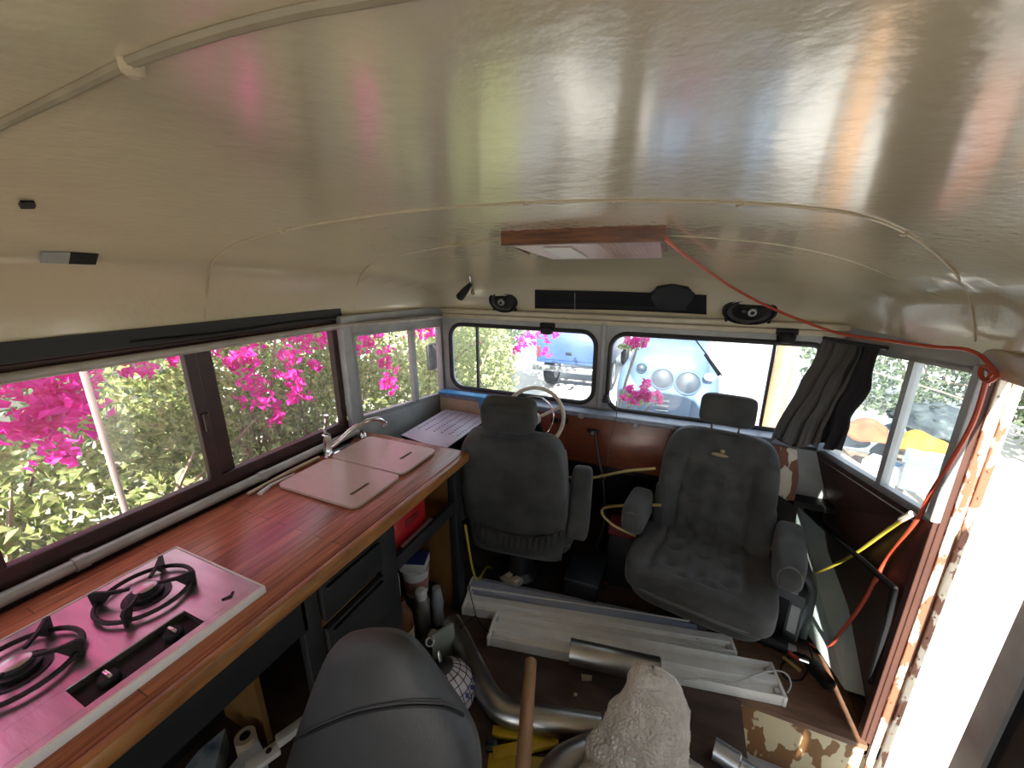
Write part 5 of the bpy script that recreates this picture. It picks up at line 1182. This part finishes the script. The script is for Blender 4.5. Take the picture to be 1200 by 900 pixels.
cu = thing('curtain', 'bunched grey curtain with dark lining hanging in the front right corner', 'curtain', (0.6, 2.05, 0.9))
drape(M['curtain'], 'grey_cloth', cu, [aY(970, 398, 2.12), aY(945, 440, 2.11), aY(925, 478, 2.08), aY(912, 500, 2.04), aY(905, 515, 2.0)],
      [aY(1010, 404, 1.99), aY(1000, 440, 1.97), aY(978, 480, 1.95), aY(965, 505, 1.94), aY(958, 527, 1.93)], 3.0, 0.014)
drape(M['curtainD'], 'dark_lining', cu, [aY(1004, 404, 2.01), aY(990, 440, 2.0), aY(970, 478, 1.99), aY(962, 505, 1.97), aY(955, 520, 1.96)],
      [aY(1036, 408, 1.89), aY(1024, 440, 1.87), aY(1008, 480, 1.86), aY(992, 510, 1.86), aY(986, 530, 1.86)], 2.0, 0.010, ph=1)
MB().tube([aY(908, 512, 2.0), aY(930, 522, 1.97), aY(958, 527, 1.93)], 0.008, 8, smooth=4).build('tie_band', M['curtainD'], cu, world=True)
MB().tube([aY(965, 396, 2.06), aY(1000, 402, 1.98), aY(1040, 408, 1.86)], 0.008, 8).build('curtain_rail', M['darkmetal'], cu, world=True)
MB().prism([aY(x, y, 2.13) for x, y in ((912, 527), (936, 532), (938, 560), (930, 590), (914, 575))], (0, 0.02, 0)).build('x', M['peel']) if False else None
struct('trim_20', MB().prism([aY(x, y, 2.10) for x, y in ((911, 522), (934, 527), (936, 560), (930, 592), (912, 580))], (0, 0.01, 0)), M['peel'])

# ------------------------------------------------------------ outside
GZ = -0.72
gr = MB(); N = 24
gr.bb((-40, -20, GZ - 0.1), (40, 50, GZ)); struct('ground', gr, M['ground'])
struct('ground_planting_bed', MB().bb((-9, -4, GZ), (-1.75, 4.6, GZ + 0.02)), M['soil'])
rnd = random.Random(11)
def leaves(mb, cen, rad, n, size, flat=0.5, shell=0.55):
    for _ in range(n):
        while True:
            d = Vector((rnd.uniform(-1, 1), rnd.uniform(-1, 1), rnd.uniform(-1, 1)))
            if 0.05 < d.length < 1: break
        d = d.normalized() * (shell + (1 - shell) * rnd.random()) if rnd.random() < 0.7 else d
        p = Vector(cen) + Vector((d.x * rad[0], d.y * rad[1], d.z * rad[2]))
        if p.z < GZ + 0.03: p.z = GZ + 0.03 + rnd.random() * 0.1
        if p.x > -1.66 and p.x < 0.9 and p.y < 2.86: continue
        n_ = Vector((rnd.uniform(-1, 1), rnd.uniform(-1, 1), rnd.uniform(-0.4, 1))).normalized()
        a = n_.orthogonal().normalized(); a = (Matrix.Rotation(rnd.uniform(0, 6.28), 3, n_) @ a); b = n_.cross(a); s = size * rnd.uniform(0.6, 1.3)
        up = n_ * s * 0.22
        i = len(mb.v)
        mb.v += [p - a * s * 0.5, p + b * s * 0.3 + up, p + a * s * 0.55, p - b * s * 0.3 + up, p + a * s * 0.1]
        mb.f += [(i, i + 4, i + 1), (i + 1, i + 4, i + 2), (i + 2, i + 4, i + 3), (i + 3, i + 4, i)]
def shrub(name, lab, cat, base, blobs, n, size, mleaf, bracts=(), nb=0, bsize=0.05, stems=10, group=None, mb2=None):
    t = thing(name, lab, cat, base, 0, group)
    f = MB(); tot = sum(r[0] * r[1] + r[1] * r[2] for c, r in blobs)
    for c, r in blobs: leaves(f, c, r, int(n * (r[0] * r[1] + r[1] * r[2]) / tot), size)
    f.build('foliage', mleaf, t, world=True, smooth=False)
    if bracts:
        g = MB()
        for c, r in bracts:
            for k in range(6):
                cc = Vector(c) + Vector((rnd.uniform(-1, 1) * r, rnd.uniform(-1, 1) * r, rnd.uniform(-1, 1) * r)) * 0.75
                leaves(g, cc, (r * 0.5, r * 0.5, r * 0.4), int(nb * r * r / 0.06 / 6 * (3.5 if r >= 0.34 else 1)) + 6, bsize, shell=0.2)
        g.build('magenta_bracts', M['bract'], t, world=True, smooth=False)
    s = MB(); b0 = Vector(base)
    for k in range(stems):
        c, r = blobs[k % len(blobs)]
        e = Vector(c) + Vector((rnd.uniform(-1, 1) * r[0], rnd.uniform(-1, 1) * r[1], rnd.uniform(-0.2, 1.0) * r[2])); st_ = b0 + Vector((rnd.uniform(-.3, .3), rnd.uniform(-.5, .5), 0))
        m1 = st_.lerp(e, 0.5) + Vector((rnd.uniform(-.2, .2), rnd.uniform(-.2, .2), rnd.uniform(0, .3)))
        if e.x > -1.75 and e.y < 2.9: e.x = -1.8
        if m1.x > -1.75 and m1.y < 2.9: m1.x = -1.85
        s.tube([st_, m1, e], [0.018, 0.012, 0.005], 5, smooth=4)
    s.build('stems', M['twig'], t, world=True)
    return t
bx = -2.75
shrub('bougainvillea_bush', 'bougainvillea with a bright magenta mass outside the rear pane of the left window', 'bush', (-3.1, 0.3, GZ),
      [((-3.1, 0.05, 0.0), (0.6, 0.9, 0.75)), ((-2.9, 0.9, 0.25), (0.6, 0.7, 0.75)), ((-3.3, -0.6, 0.6), (0.7, 0.8, 1.1))], 7500, 0.085, M['leaf'],
      [(aX(x, y, -2.55), r) for x, y, r in ((20, 480, .24), (40, 470, .2), (60, 455, .2), (60, 440, .16), (90, 428, .13), (0, 440, .2), (150, 425, .08), (75, 535, .035), (180, 412, .12), (225, 405, .10), (30, 500, .08))] + [((-2.7, 0.2, 1.75), .5), ((-2.7, -0.5, 1.6), .5), ((-2.8, 0.9, 1.8), .45), ((-2.8, 0.3, 2.4), .6), ((-2.8, 1.0, 2.5), .5), ((-2.8, -0.6, 2.5), .5)], 90, 0.06, 26)
shrub('bougainvillea_bush', 'tangled bougainvillea with pink flower sprays outside the front pane of the left window', 'bush', (-3.0, 2.0, GZ),
      [((-3.0, 1.7, 0.25), (0.6, 0.8, 0.95)), ((-2.9, 2.7, 0.3), (0.6, 0.8, 0.9)), ((-3.6, 2.2, 0.9), (0.7, 1.1, 1.0))], 9000, 0.075, M['leaf'],
      [(aX(x, y, -2.5), r) for x, y, r in ((280, 408, .10), (320, 400, .14), (350, 400, .13), (375, 395, .12), (335, 430, .15), (300, 455, .14), (330, 470, .13), (325, 490, .08), (345, 455, .1), (370, 430, .06), (270, 430, .05), (290, 420, .06))] + [((-2.6, 1.8, 1.75), .45), ((-2.7, 2.9, 1.6), .5), ((-2.8, 1.9, 2.4), .5)], 95, 0.055, 30)
shrub('bougainvillea_bush', 'pale leafy bougainvillea with one pink cluster outside the small left front window', 'bush', (-2.9, 4.2, GZ),
      [((-2.9, 3.7, 0.15), (0.65, 0.75, 0.85)), ((-2.7, 4.7, 0.3), (0.7, 0.8, 1.0))], 5500, 0.075, M['leafP'],
      [(aX(x, y, -2.35), r) for x, y, r in ((432, 398, .14), (452, 425, .055), (455, 440, .075), (458, 452, .07), (425, 402, .08), (507, 388, .07))], 90, 0.055, 14)
shrub('roadside_bush', 'light green airy bush with pink tips outside the left windshield', 'bush', (-3.2, 6.0, GZ),
      [((aY(565, 430, 6.0)), (0.55, 0.7, 1.1)), ((aY(530, 430, 6.0)), (0.7, 0.8, 1.3)), ((-4.9, 6.2, 0.5), (0.8, 0.9, 1.2))], 7500, 0.085, M['leafP'],
      [(aY(x, y, 5.6), r) for x, y, r in ((650, 387, .13), (636, 395, .12), (615, 398, .13), (605, 408, .10), (622, 388, .12), (560, 402, .06), (641, 412, .07))], 60, 0.07, 14)
shrub('flowering_branch', 'low magenta flowering branch at the bottom of the right windshield', 'branch', tuple(aY(745, 470, 3.1).xy) + (GZ,),
      [(aY(745, 468, 3.1), (0.12, 0.10, 0.06))], 60, 0.05, M['leaf'], [(aY(x, y, 3.0), r) for x, y, r in ((735, 462, .06), (752, 456, .055), (762, 465, .06), (745, 468, .06), (758, 450, .035), (770, 466, .04))], 330, 0.045, 2)
shrub('flowering_branch', 'small magenta flower spray at the top corner of the right windshield', 'branch', tuple(aY(735, 405, 3.4).xy) + (GZ,),
      [(aY(740, 404, 3.4), (0.12, 0.10, 0.06))], 40, 0.05, M['leaf'], [(aY(x, y, 3.3), r) for x, y, r in ((738, 398, .05), (750, 394, .05), (745, 403, .045), (757, 402, .03))], 300, 0.045, 1)
for i, (x, y, lab) in enumerate(((-6.3, 2.0, 'tall dense background tree beyond the left side bushes'), (-6.5, 5.5, 'tall background tree beyond the small left front window'), (-5.0, 9.5, 'pale background tree beyond the left windshield bush'))):
    shrub('background_tree', lab, 'tree', (x, y, GZ), [((x, y, 0.8), (1.3, 1.8, 1.5)), ((x, y, 2.6), (1.5, 1.9, 1.4))], 4200, 0.16, M['leafT'], (), 0, 0, 6, 'trees behind the bushes on the left')
bwl = struct('trim_garden_wall', MB().bb((-8.2, -4, GZ), (-8.0, 4, 0.9)), M['blockwall'])
fpst = thing('garden_post', 'slim pale post standing among the leaves outside the rear left pane', 'post', (aX(108, 470, -2.2).x, aX(108, 470, -2.2).y, GZ))
q = aX(108, 470, -2.2)
MB().bb((q.x - 0.010, q.y - 0.010, GZ), (q.x + 0.010, q.y + 0.010, 1.5), 0.003).build('shaft', mat('pinkish weathered post', (0.5, 0.36, 0.32), 0.8), fpst, world=True)
MB().bb((q.x - 0.02, q.y - 0.02, 1.5), (q.x + 0.02, q.y + 0.02, 1.53), 0.004).build('cap', M['ivory'], fpst, world=True)

# blue pickup seen from behind
def wheel(mbn, c, r, w, par):
    t_ = MB().lathe([(r * 0.6, -w / 2), (r * 0.95, -w / 2), (r, -w / 3), (r, w / 3), (r * 0.95, w / 2), (r * 0.6, w / 2)], c, frame((1, 0, 0)), 24).build('wheel', M['dark'], par, world=True)
    MB().lathe([(r * 0.6, -w / 2 - 0.005), (r * 0.2, -w / 2 - 0.02), (0.02, -w / 2 - 0.03), (0.02, w / 2 + 0.03), (r * 0.6, w / 2 + 0.005)], c, frame((1, 0, 0)), 20).build('hub_cap', M['bumper'], t_, world=True)
a = aY(628, 388, 7.5); b = aY(713, 432, 7.5)
pk = thing('pickup_truck', 'faded blue pickup tailgate seen through the left windshield', 'truck', ((a.x + b.x) / 2, 8.4, GZ))
MB().bb((a.x, 7.5, b.z), (b.x, 9.6, a.z), 0.04).build('bed', M['truckblue'], pk, world=True)
tg = MB().bb((a.x + 0.12, 7.47, b.z + 0.08), (b.x - 0.12, 7.51, a.z - 0.05), 0.02).build('tailgate', M['truckblue'], pk, world=True)
MB().bb(((a.x + b.x) / 2 - 0.1, 7.455, b.z + 0.2), ((a.x + b.x) / 2 + 0.02, 7.475, b.z + 0.26), 0.01).build('tailgate_latch', M['dark'], tg, world=True)
for x in (a.x + 0.04, b.x - 0.10): MB().bb((x, 7.48, b.z + 0.12), (x + 0.06, 7.51, b.z + 0.35), 0.01).build('tail_light', mat('dull red lens', (0.3, 0.03, 0.03), 0.3), pk, world=True)
MB().bb((a.x - 0.03, 7.38, b.z - 0.14), (b.x + 0.03, 7.46, b.z - 0.02), 0.02).build('bumper', M['bumper'], pk, world=True)
MB().prism([(a.x + .08, 9.6, b.z), (a.x + .08, 9.6, a.z + 0.05), (a.x + .16, 9.9, a.z + 0.55), (a.x + .16, 11, a.z + .55), (a.x + .08, 11.4, b.z)], (b.x - a.x - .16, 0, 0)).build('cab', M['truckblue'], pk, world=True, smooth=False)
for x in (a.x + 0.12, b.x - 0.12):
    for y in (8.3, 11.0): wheel('w', Vector((x, y, GZ + 0.36)), 0.36, 0.2, pk)

# blue-grey old truck facing the bus
A = aY(722, 430, 5.6); B = aY(842, 480, 5.6)
xc = (A.x + B.x) / 2; W = (B.x - A.x)
tk = thing('old_truck', 'blue grey old truck nose with round headlights seen through the right windshield', 'truck', (xc, 6.2, GZ))
zt_, zm, zb_ = aY(780, 412, 5.6).z, aY(780, 432, 5.6).z, GZ + 0.25
MB().rounded((xc, 6.5, (zt_ + zb_) / 2 + 0.05), (W * 0.80, 1.9, (zt_ - zb_)), p=5, n=16).build('hood', M['truckgrey'], tk, world=True)
for s in (-1, 1):
    c = Vector((xc + s * W * 0.33, 6.4, (zm + zb_) / 2 - 0.02))
    fd = MB().rounded(c, (W * 0.38, 1.7, (zm - zb_) * 0.95), p=3, n=14).build('fender', M['truckgrey'], tk, world=True)
cab_ = MB().prism([(xc - W * .42, 7.3, zb_), (xc - W * .42, 7.3, zt_), (xc - W * .42, 7.6, zt_ + 0.55), (xc - W * .42, 8.7, zt_ + 0.55), (xc - W * .42, 8.9, zb_)], (W * .84, 0, 0)).build('cab', M['truckgrey'], tk, world=True, smooth=False)
MB().prism([(xc - W * .36, 7.315, zt_ + 0.08), (xc - W * .36, 7.56, zt_ + 0.50), (xc - W * .36, 7.54, zt_ + 0.50), (xc - W * .36, 7.295, zt_ + 0.08)], (W * .72, 0, 0)).build('windscreen', M['dark'], cab_, world=True, smooth=False)
for (px, py, rp) in ((776, 444, 13), (806, 449, 14), (752, 431, 6)):
    c = aY(px, py, 5.53); r = rp / 461 * 5.6 * 1.0
    h_ = MB().lathe([(r, -0.12), (r * 1.02, 0.0), (r * 0.9, 0.02), (r * 0.86, 0.0), (r * 0.86, -0.01)], c, frame((0, -1, 0)), 28).build('headlight_ring', M['truckgrey'], tk, world=True)
    MB().lathe([(r * 0.85, -0.01), (r * 0.6, 0.02), (r * 0.2, 0.035), (0.005, 0.036)], c, frame((0, -1, 0)), 24).build('headlight_lens', mat('smoky lens', (0.045, 0.06, 0.08), 0.5), h_, world=True)
c = aY(832, 442, 5.5); MB().rounded(c, (0.14, 0.05, 0.10), p=2.2, n=8).build('side_lamp', M['whitep'], tk, world=True)
MB().bb((xc - W * .5, 5.42, zb_ + 0.0), (xc + W * .5, 5.50, zb_ + 0.13), 0.03).build('bumper', M['bumper'], tk, world=True)
for i in range(5): MB().bb((xc - W * .07, 5.50, zb_ + 0.2 + i * 0.07), (xc + W * .05, 5.54, zb_ + 0.225 + i * 0.07), 0.008).build('grille_bar', M['bumper'], tk, world=True)
for s in (-1, 1): wheel('w', Vector((xc + s * W * 0.40, 6.1, GZ + 0.36)), 0.36, 0.22, tk)
for s in (-1, 1): wheel('w', Vector((xc + s * W * 0.40, 8.5, GZ + 0.36)), 0.36, 0.22, tk)
# vertical planks / shed corner at the right of the windshield
sd = thing('wooden_pole', 'pale wooden post outside the far right end of the windshield', 'post', tuple(aY(915, 440, 5.0).xy) + (GZ,))
q = aY(912, 440, 5.0)
MB().tube([(q.x, q.y, GZ), (q.x + 0.05, q.y, 1.8)], [0.10, 0.09], 12).build('shaft', M['wooddowel'], sd, world=True)
MB().bb((q.x - 0.12, q.y - 0.03, GZ), (q.x + 0.12, q.y + 0.03, GZ + 0.12), 0.01).build('foot_board', M['twig'], sd, world=True)

# clutter outside the right window
def bX(px, py, X=2.5): return aX(px, py, X)
def openbox(name, lab, cat, c, sx, sy, sz, rz, m, rim=0.02):
    t = thing(name, lab, cat, (c[0], c[1], c[2]), rz, None)
    mb = MB(); th = 0.012
    mb.bb((-sx / 2, -sy / 2, 0), (sx / 2, sy / 2, th)).bb((-sx / 2, -sy / 2, 0), (-sx / 2 + th, sy / 2, sz)).bb((sx / 2 - th, -sy / 2, 0), (sx / 2, sy / 2, sz)).bb((-sx / 2, -sy / 2, 0), (sx / 2, -sy / 2 + th, sz)).bb((-sx / 2, sy / 2 - th, 0), (sx / 2, sy / 2, sz))
    mb.build('tub', m, t, smooth=False)
    r = MB(); r.bb((-sx / 2 - rim, -sy / 2 - rim, sz - .02), (sx / 2 + rim, -sy / 2, sz)).bb((-sx / 2 - rim, sy / 2, sz - .02), (sx / 2 + rim, sy / 2 + rim, sz)).bb((-sx / 2 - rim, -sy / 2, sz - .02), (-sx / 2, sy / 2, sz)).bb((sx / 2, -sy / 2, sz - .02), (sx / 2 + rim, sy / 2, sz))
    r.build('rim', m, t, smooth=False); return t
wbk = thing('work_bench', 'rough table outside carrying the tubs and junk beyond the right window', 'table', (2.7, 4.8, GZ))
zT = -0.30
MB().bb((1.9, 4.8, zT - 0.05), (2.75, 6.6, zT), 0.01).build('top', M['twig'], wbk, world=True)
for x in (2.0, 2.65):
    for y in (4.9, 6.5): MB().bb((x - .04, y - .04, GZ), (x + .04, y + .04, zT - .05)).build('leg', M['twig'], wbk, world=True)
p = aZ(1090, 570, -0.2)
openbox('plastic_tub', 'pale blue grey plastic tub below the yellow cloth outside the right window', 'tub', (aZ(1092, 575, zT).x, aZ(1092, 575, zT).y, zT + 0.002), 0.45, 0.36, 0.30, -25, M['bin'])
openbox('plastic_tub', 'pale grey tub with orange cloth outside the front pane of the right window', 'tub', (aZ(1000, 520, zT).x, aZ(1000, 520, zT).y, zT + 0.002), 0.7, 0.5, 0.32, -15, M['bin'])
wb = thing('cardboard_carton', 'white carton with a blue mark lying below the window divider outside', 'carton', tuple(aZ(1062, 572, zT)))
c = aZ(1040, 560, zT)
MB().box((c.x, c.y, zT + 0.085), (0.38, 0.28, 0.16), rot=rotz(-35), bev=0.006).build('carton', M['whitep'], wb, world=True)
MB().box((c.x, c.y, zT + 0.168), (0.14, 0.10, 0.004), rot=rotz(-35)).build('blue_mark', M['bluetape'], wb, world=True)
def cloth(name, lab, c, r, m, seed, h=0.10):
    V = []; F = []; nr, ns = 10, 28
    for i in range(nr + 1):
        for k in range(ns):
            a = 2 * math.pi * k / ns; rr_ = r * i / nr * (1 + 0.25 * math.sin(3 * a + seed)); q = Vector((math.cos(a) * rr_, math.sin(a) * rr_ * 0.8, 0))
            V.append(Vector(c) + q + Vector((0, 0, h * (1 - (i / nr) ** 2) + 0.06 * noise.noise(q * 6 + Vector((seed, 0, 0))) + (0.01 if i < nr else -0.0))))
    for i in range(nr):
        for k in range(ns): F.append((i * ns + k, i * ns + (k + 1) % ns, (i + 1) * ns + (k + 1) % ns, (i + 1) * ns + k))
    o = MB().add(V, F).build(name, m, None, angle=180); s_ = o.modifiers.new('t', 'SOLIDIFY'); s_.thickness = 0.008; return tag(o, lab, 'cloth')
c = aZ(1070, 525, zT + 0.22); cloth('yellow_cloth', 'bright yellow crumpled cloth heaped on the junk outside the right window', c, 0.24, M['yellowcloth'], 2.0, 0.18)
c = aZ(1008, 507, zT + 0.32); cloth('orange_cloth', 'faded orange cloth piled in the pale grey tub outside', c, 0.30, M['orangecloth'], 5.0, 0.12)
lump('tarp_heap', 'grey green tarp heap behind the yellow cloth outside the right window', 'tarp', [((2.75, 5.8, zT), 0.35, 0.6), ((2.75, 5.8, zT + 0.25), 0.33, 0.55), ((2.8, 5.85, zT + 0.45), 0.25, 0.4), ((2.8, 5.85, zT + 0.52), 0.05, 0.05)], M['tarp'], 21.0, 0.12, 40)
bp_ = thing('folded_ladder', 'pale grey board leaning over the junk outside the right window', 'board', (2.5, 4.5, zT))
a, b = aZ(985, 545, zT + 0.1), aZ(1045, 570, zT + 0.22)
bar(a, b, 0.14, 0.03).build('board', M['greytrim'], bp_, world=True)
bar(a + Vector((0, 0, 0.05)), b + Vector((0, 0, 0.05)), 0.04, 0.03).build('edge', M['whitep'], bp_, world=True)
for i, (px, lab) in enumerate(((1015, 'dark green tree with a thick trunk beyond the front pane of the right window'), (1085, 'pale sunlit tree beyond the rear pane of the right window'))):
    q = aX(px, 440, 4.6)
    shrub('yard_tree', lab, 'tree', (q.x, q.y, GZ), [((q.x, q.y, 1.0), (0.9, 0.9, 0.9)), ((q.x, q.y, 2.4), (1.2, 1.2, 1.0))] if i else [((q.x, q.y, 0.9), (0.6, 0.6, 0.9)), ((q.x + .2, q.y, 2.4), (1.2, 1.2, 1.0))], 3000, 0.14, M['leafT'], (), 0, 0, 8)
shrub('yard_hedge', 'loose hedge behind the junk table outside the right window', 'hedge', (5.2, 7.5, GZ), [((5.4, 7.0, 0.2), (1.4, 1.6, 1.1)), ((3.6, 9.0, 0.2), (1.5, 0.9, 1.1))], 7000, 0.12, M['leafT'], (), 0, 0, 10)

# rear view mirror seen through the narrow left front window
mr_ = thing('wing_mirror', 'dark rear view mirror on a bracket outside the narrow left front window', 'mirror', aX(506, 425, -1.72))
c = aX(506, 418, -1.72)
MB().box(c, (0.03, 0.11, 0.20), bev=0.012).build('mirror_head', M['dark'], mr_, world=True)
MB().tube([c + Vector((0, 0.02, -0.10)), c + Vector((0.06, 0.04, -0.13)), Vector((-1.465, 2.185, c.z - 0.13))], 0.008, 8).tube([c + Vector((0, 0.02, 0.09)), Vector((-1.465, 2.185, c.z + 0.07))], 0.008, 8).build('bracket', M['darkmetal'], mr_, world=True)
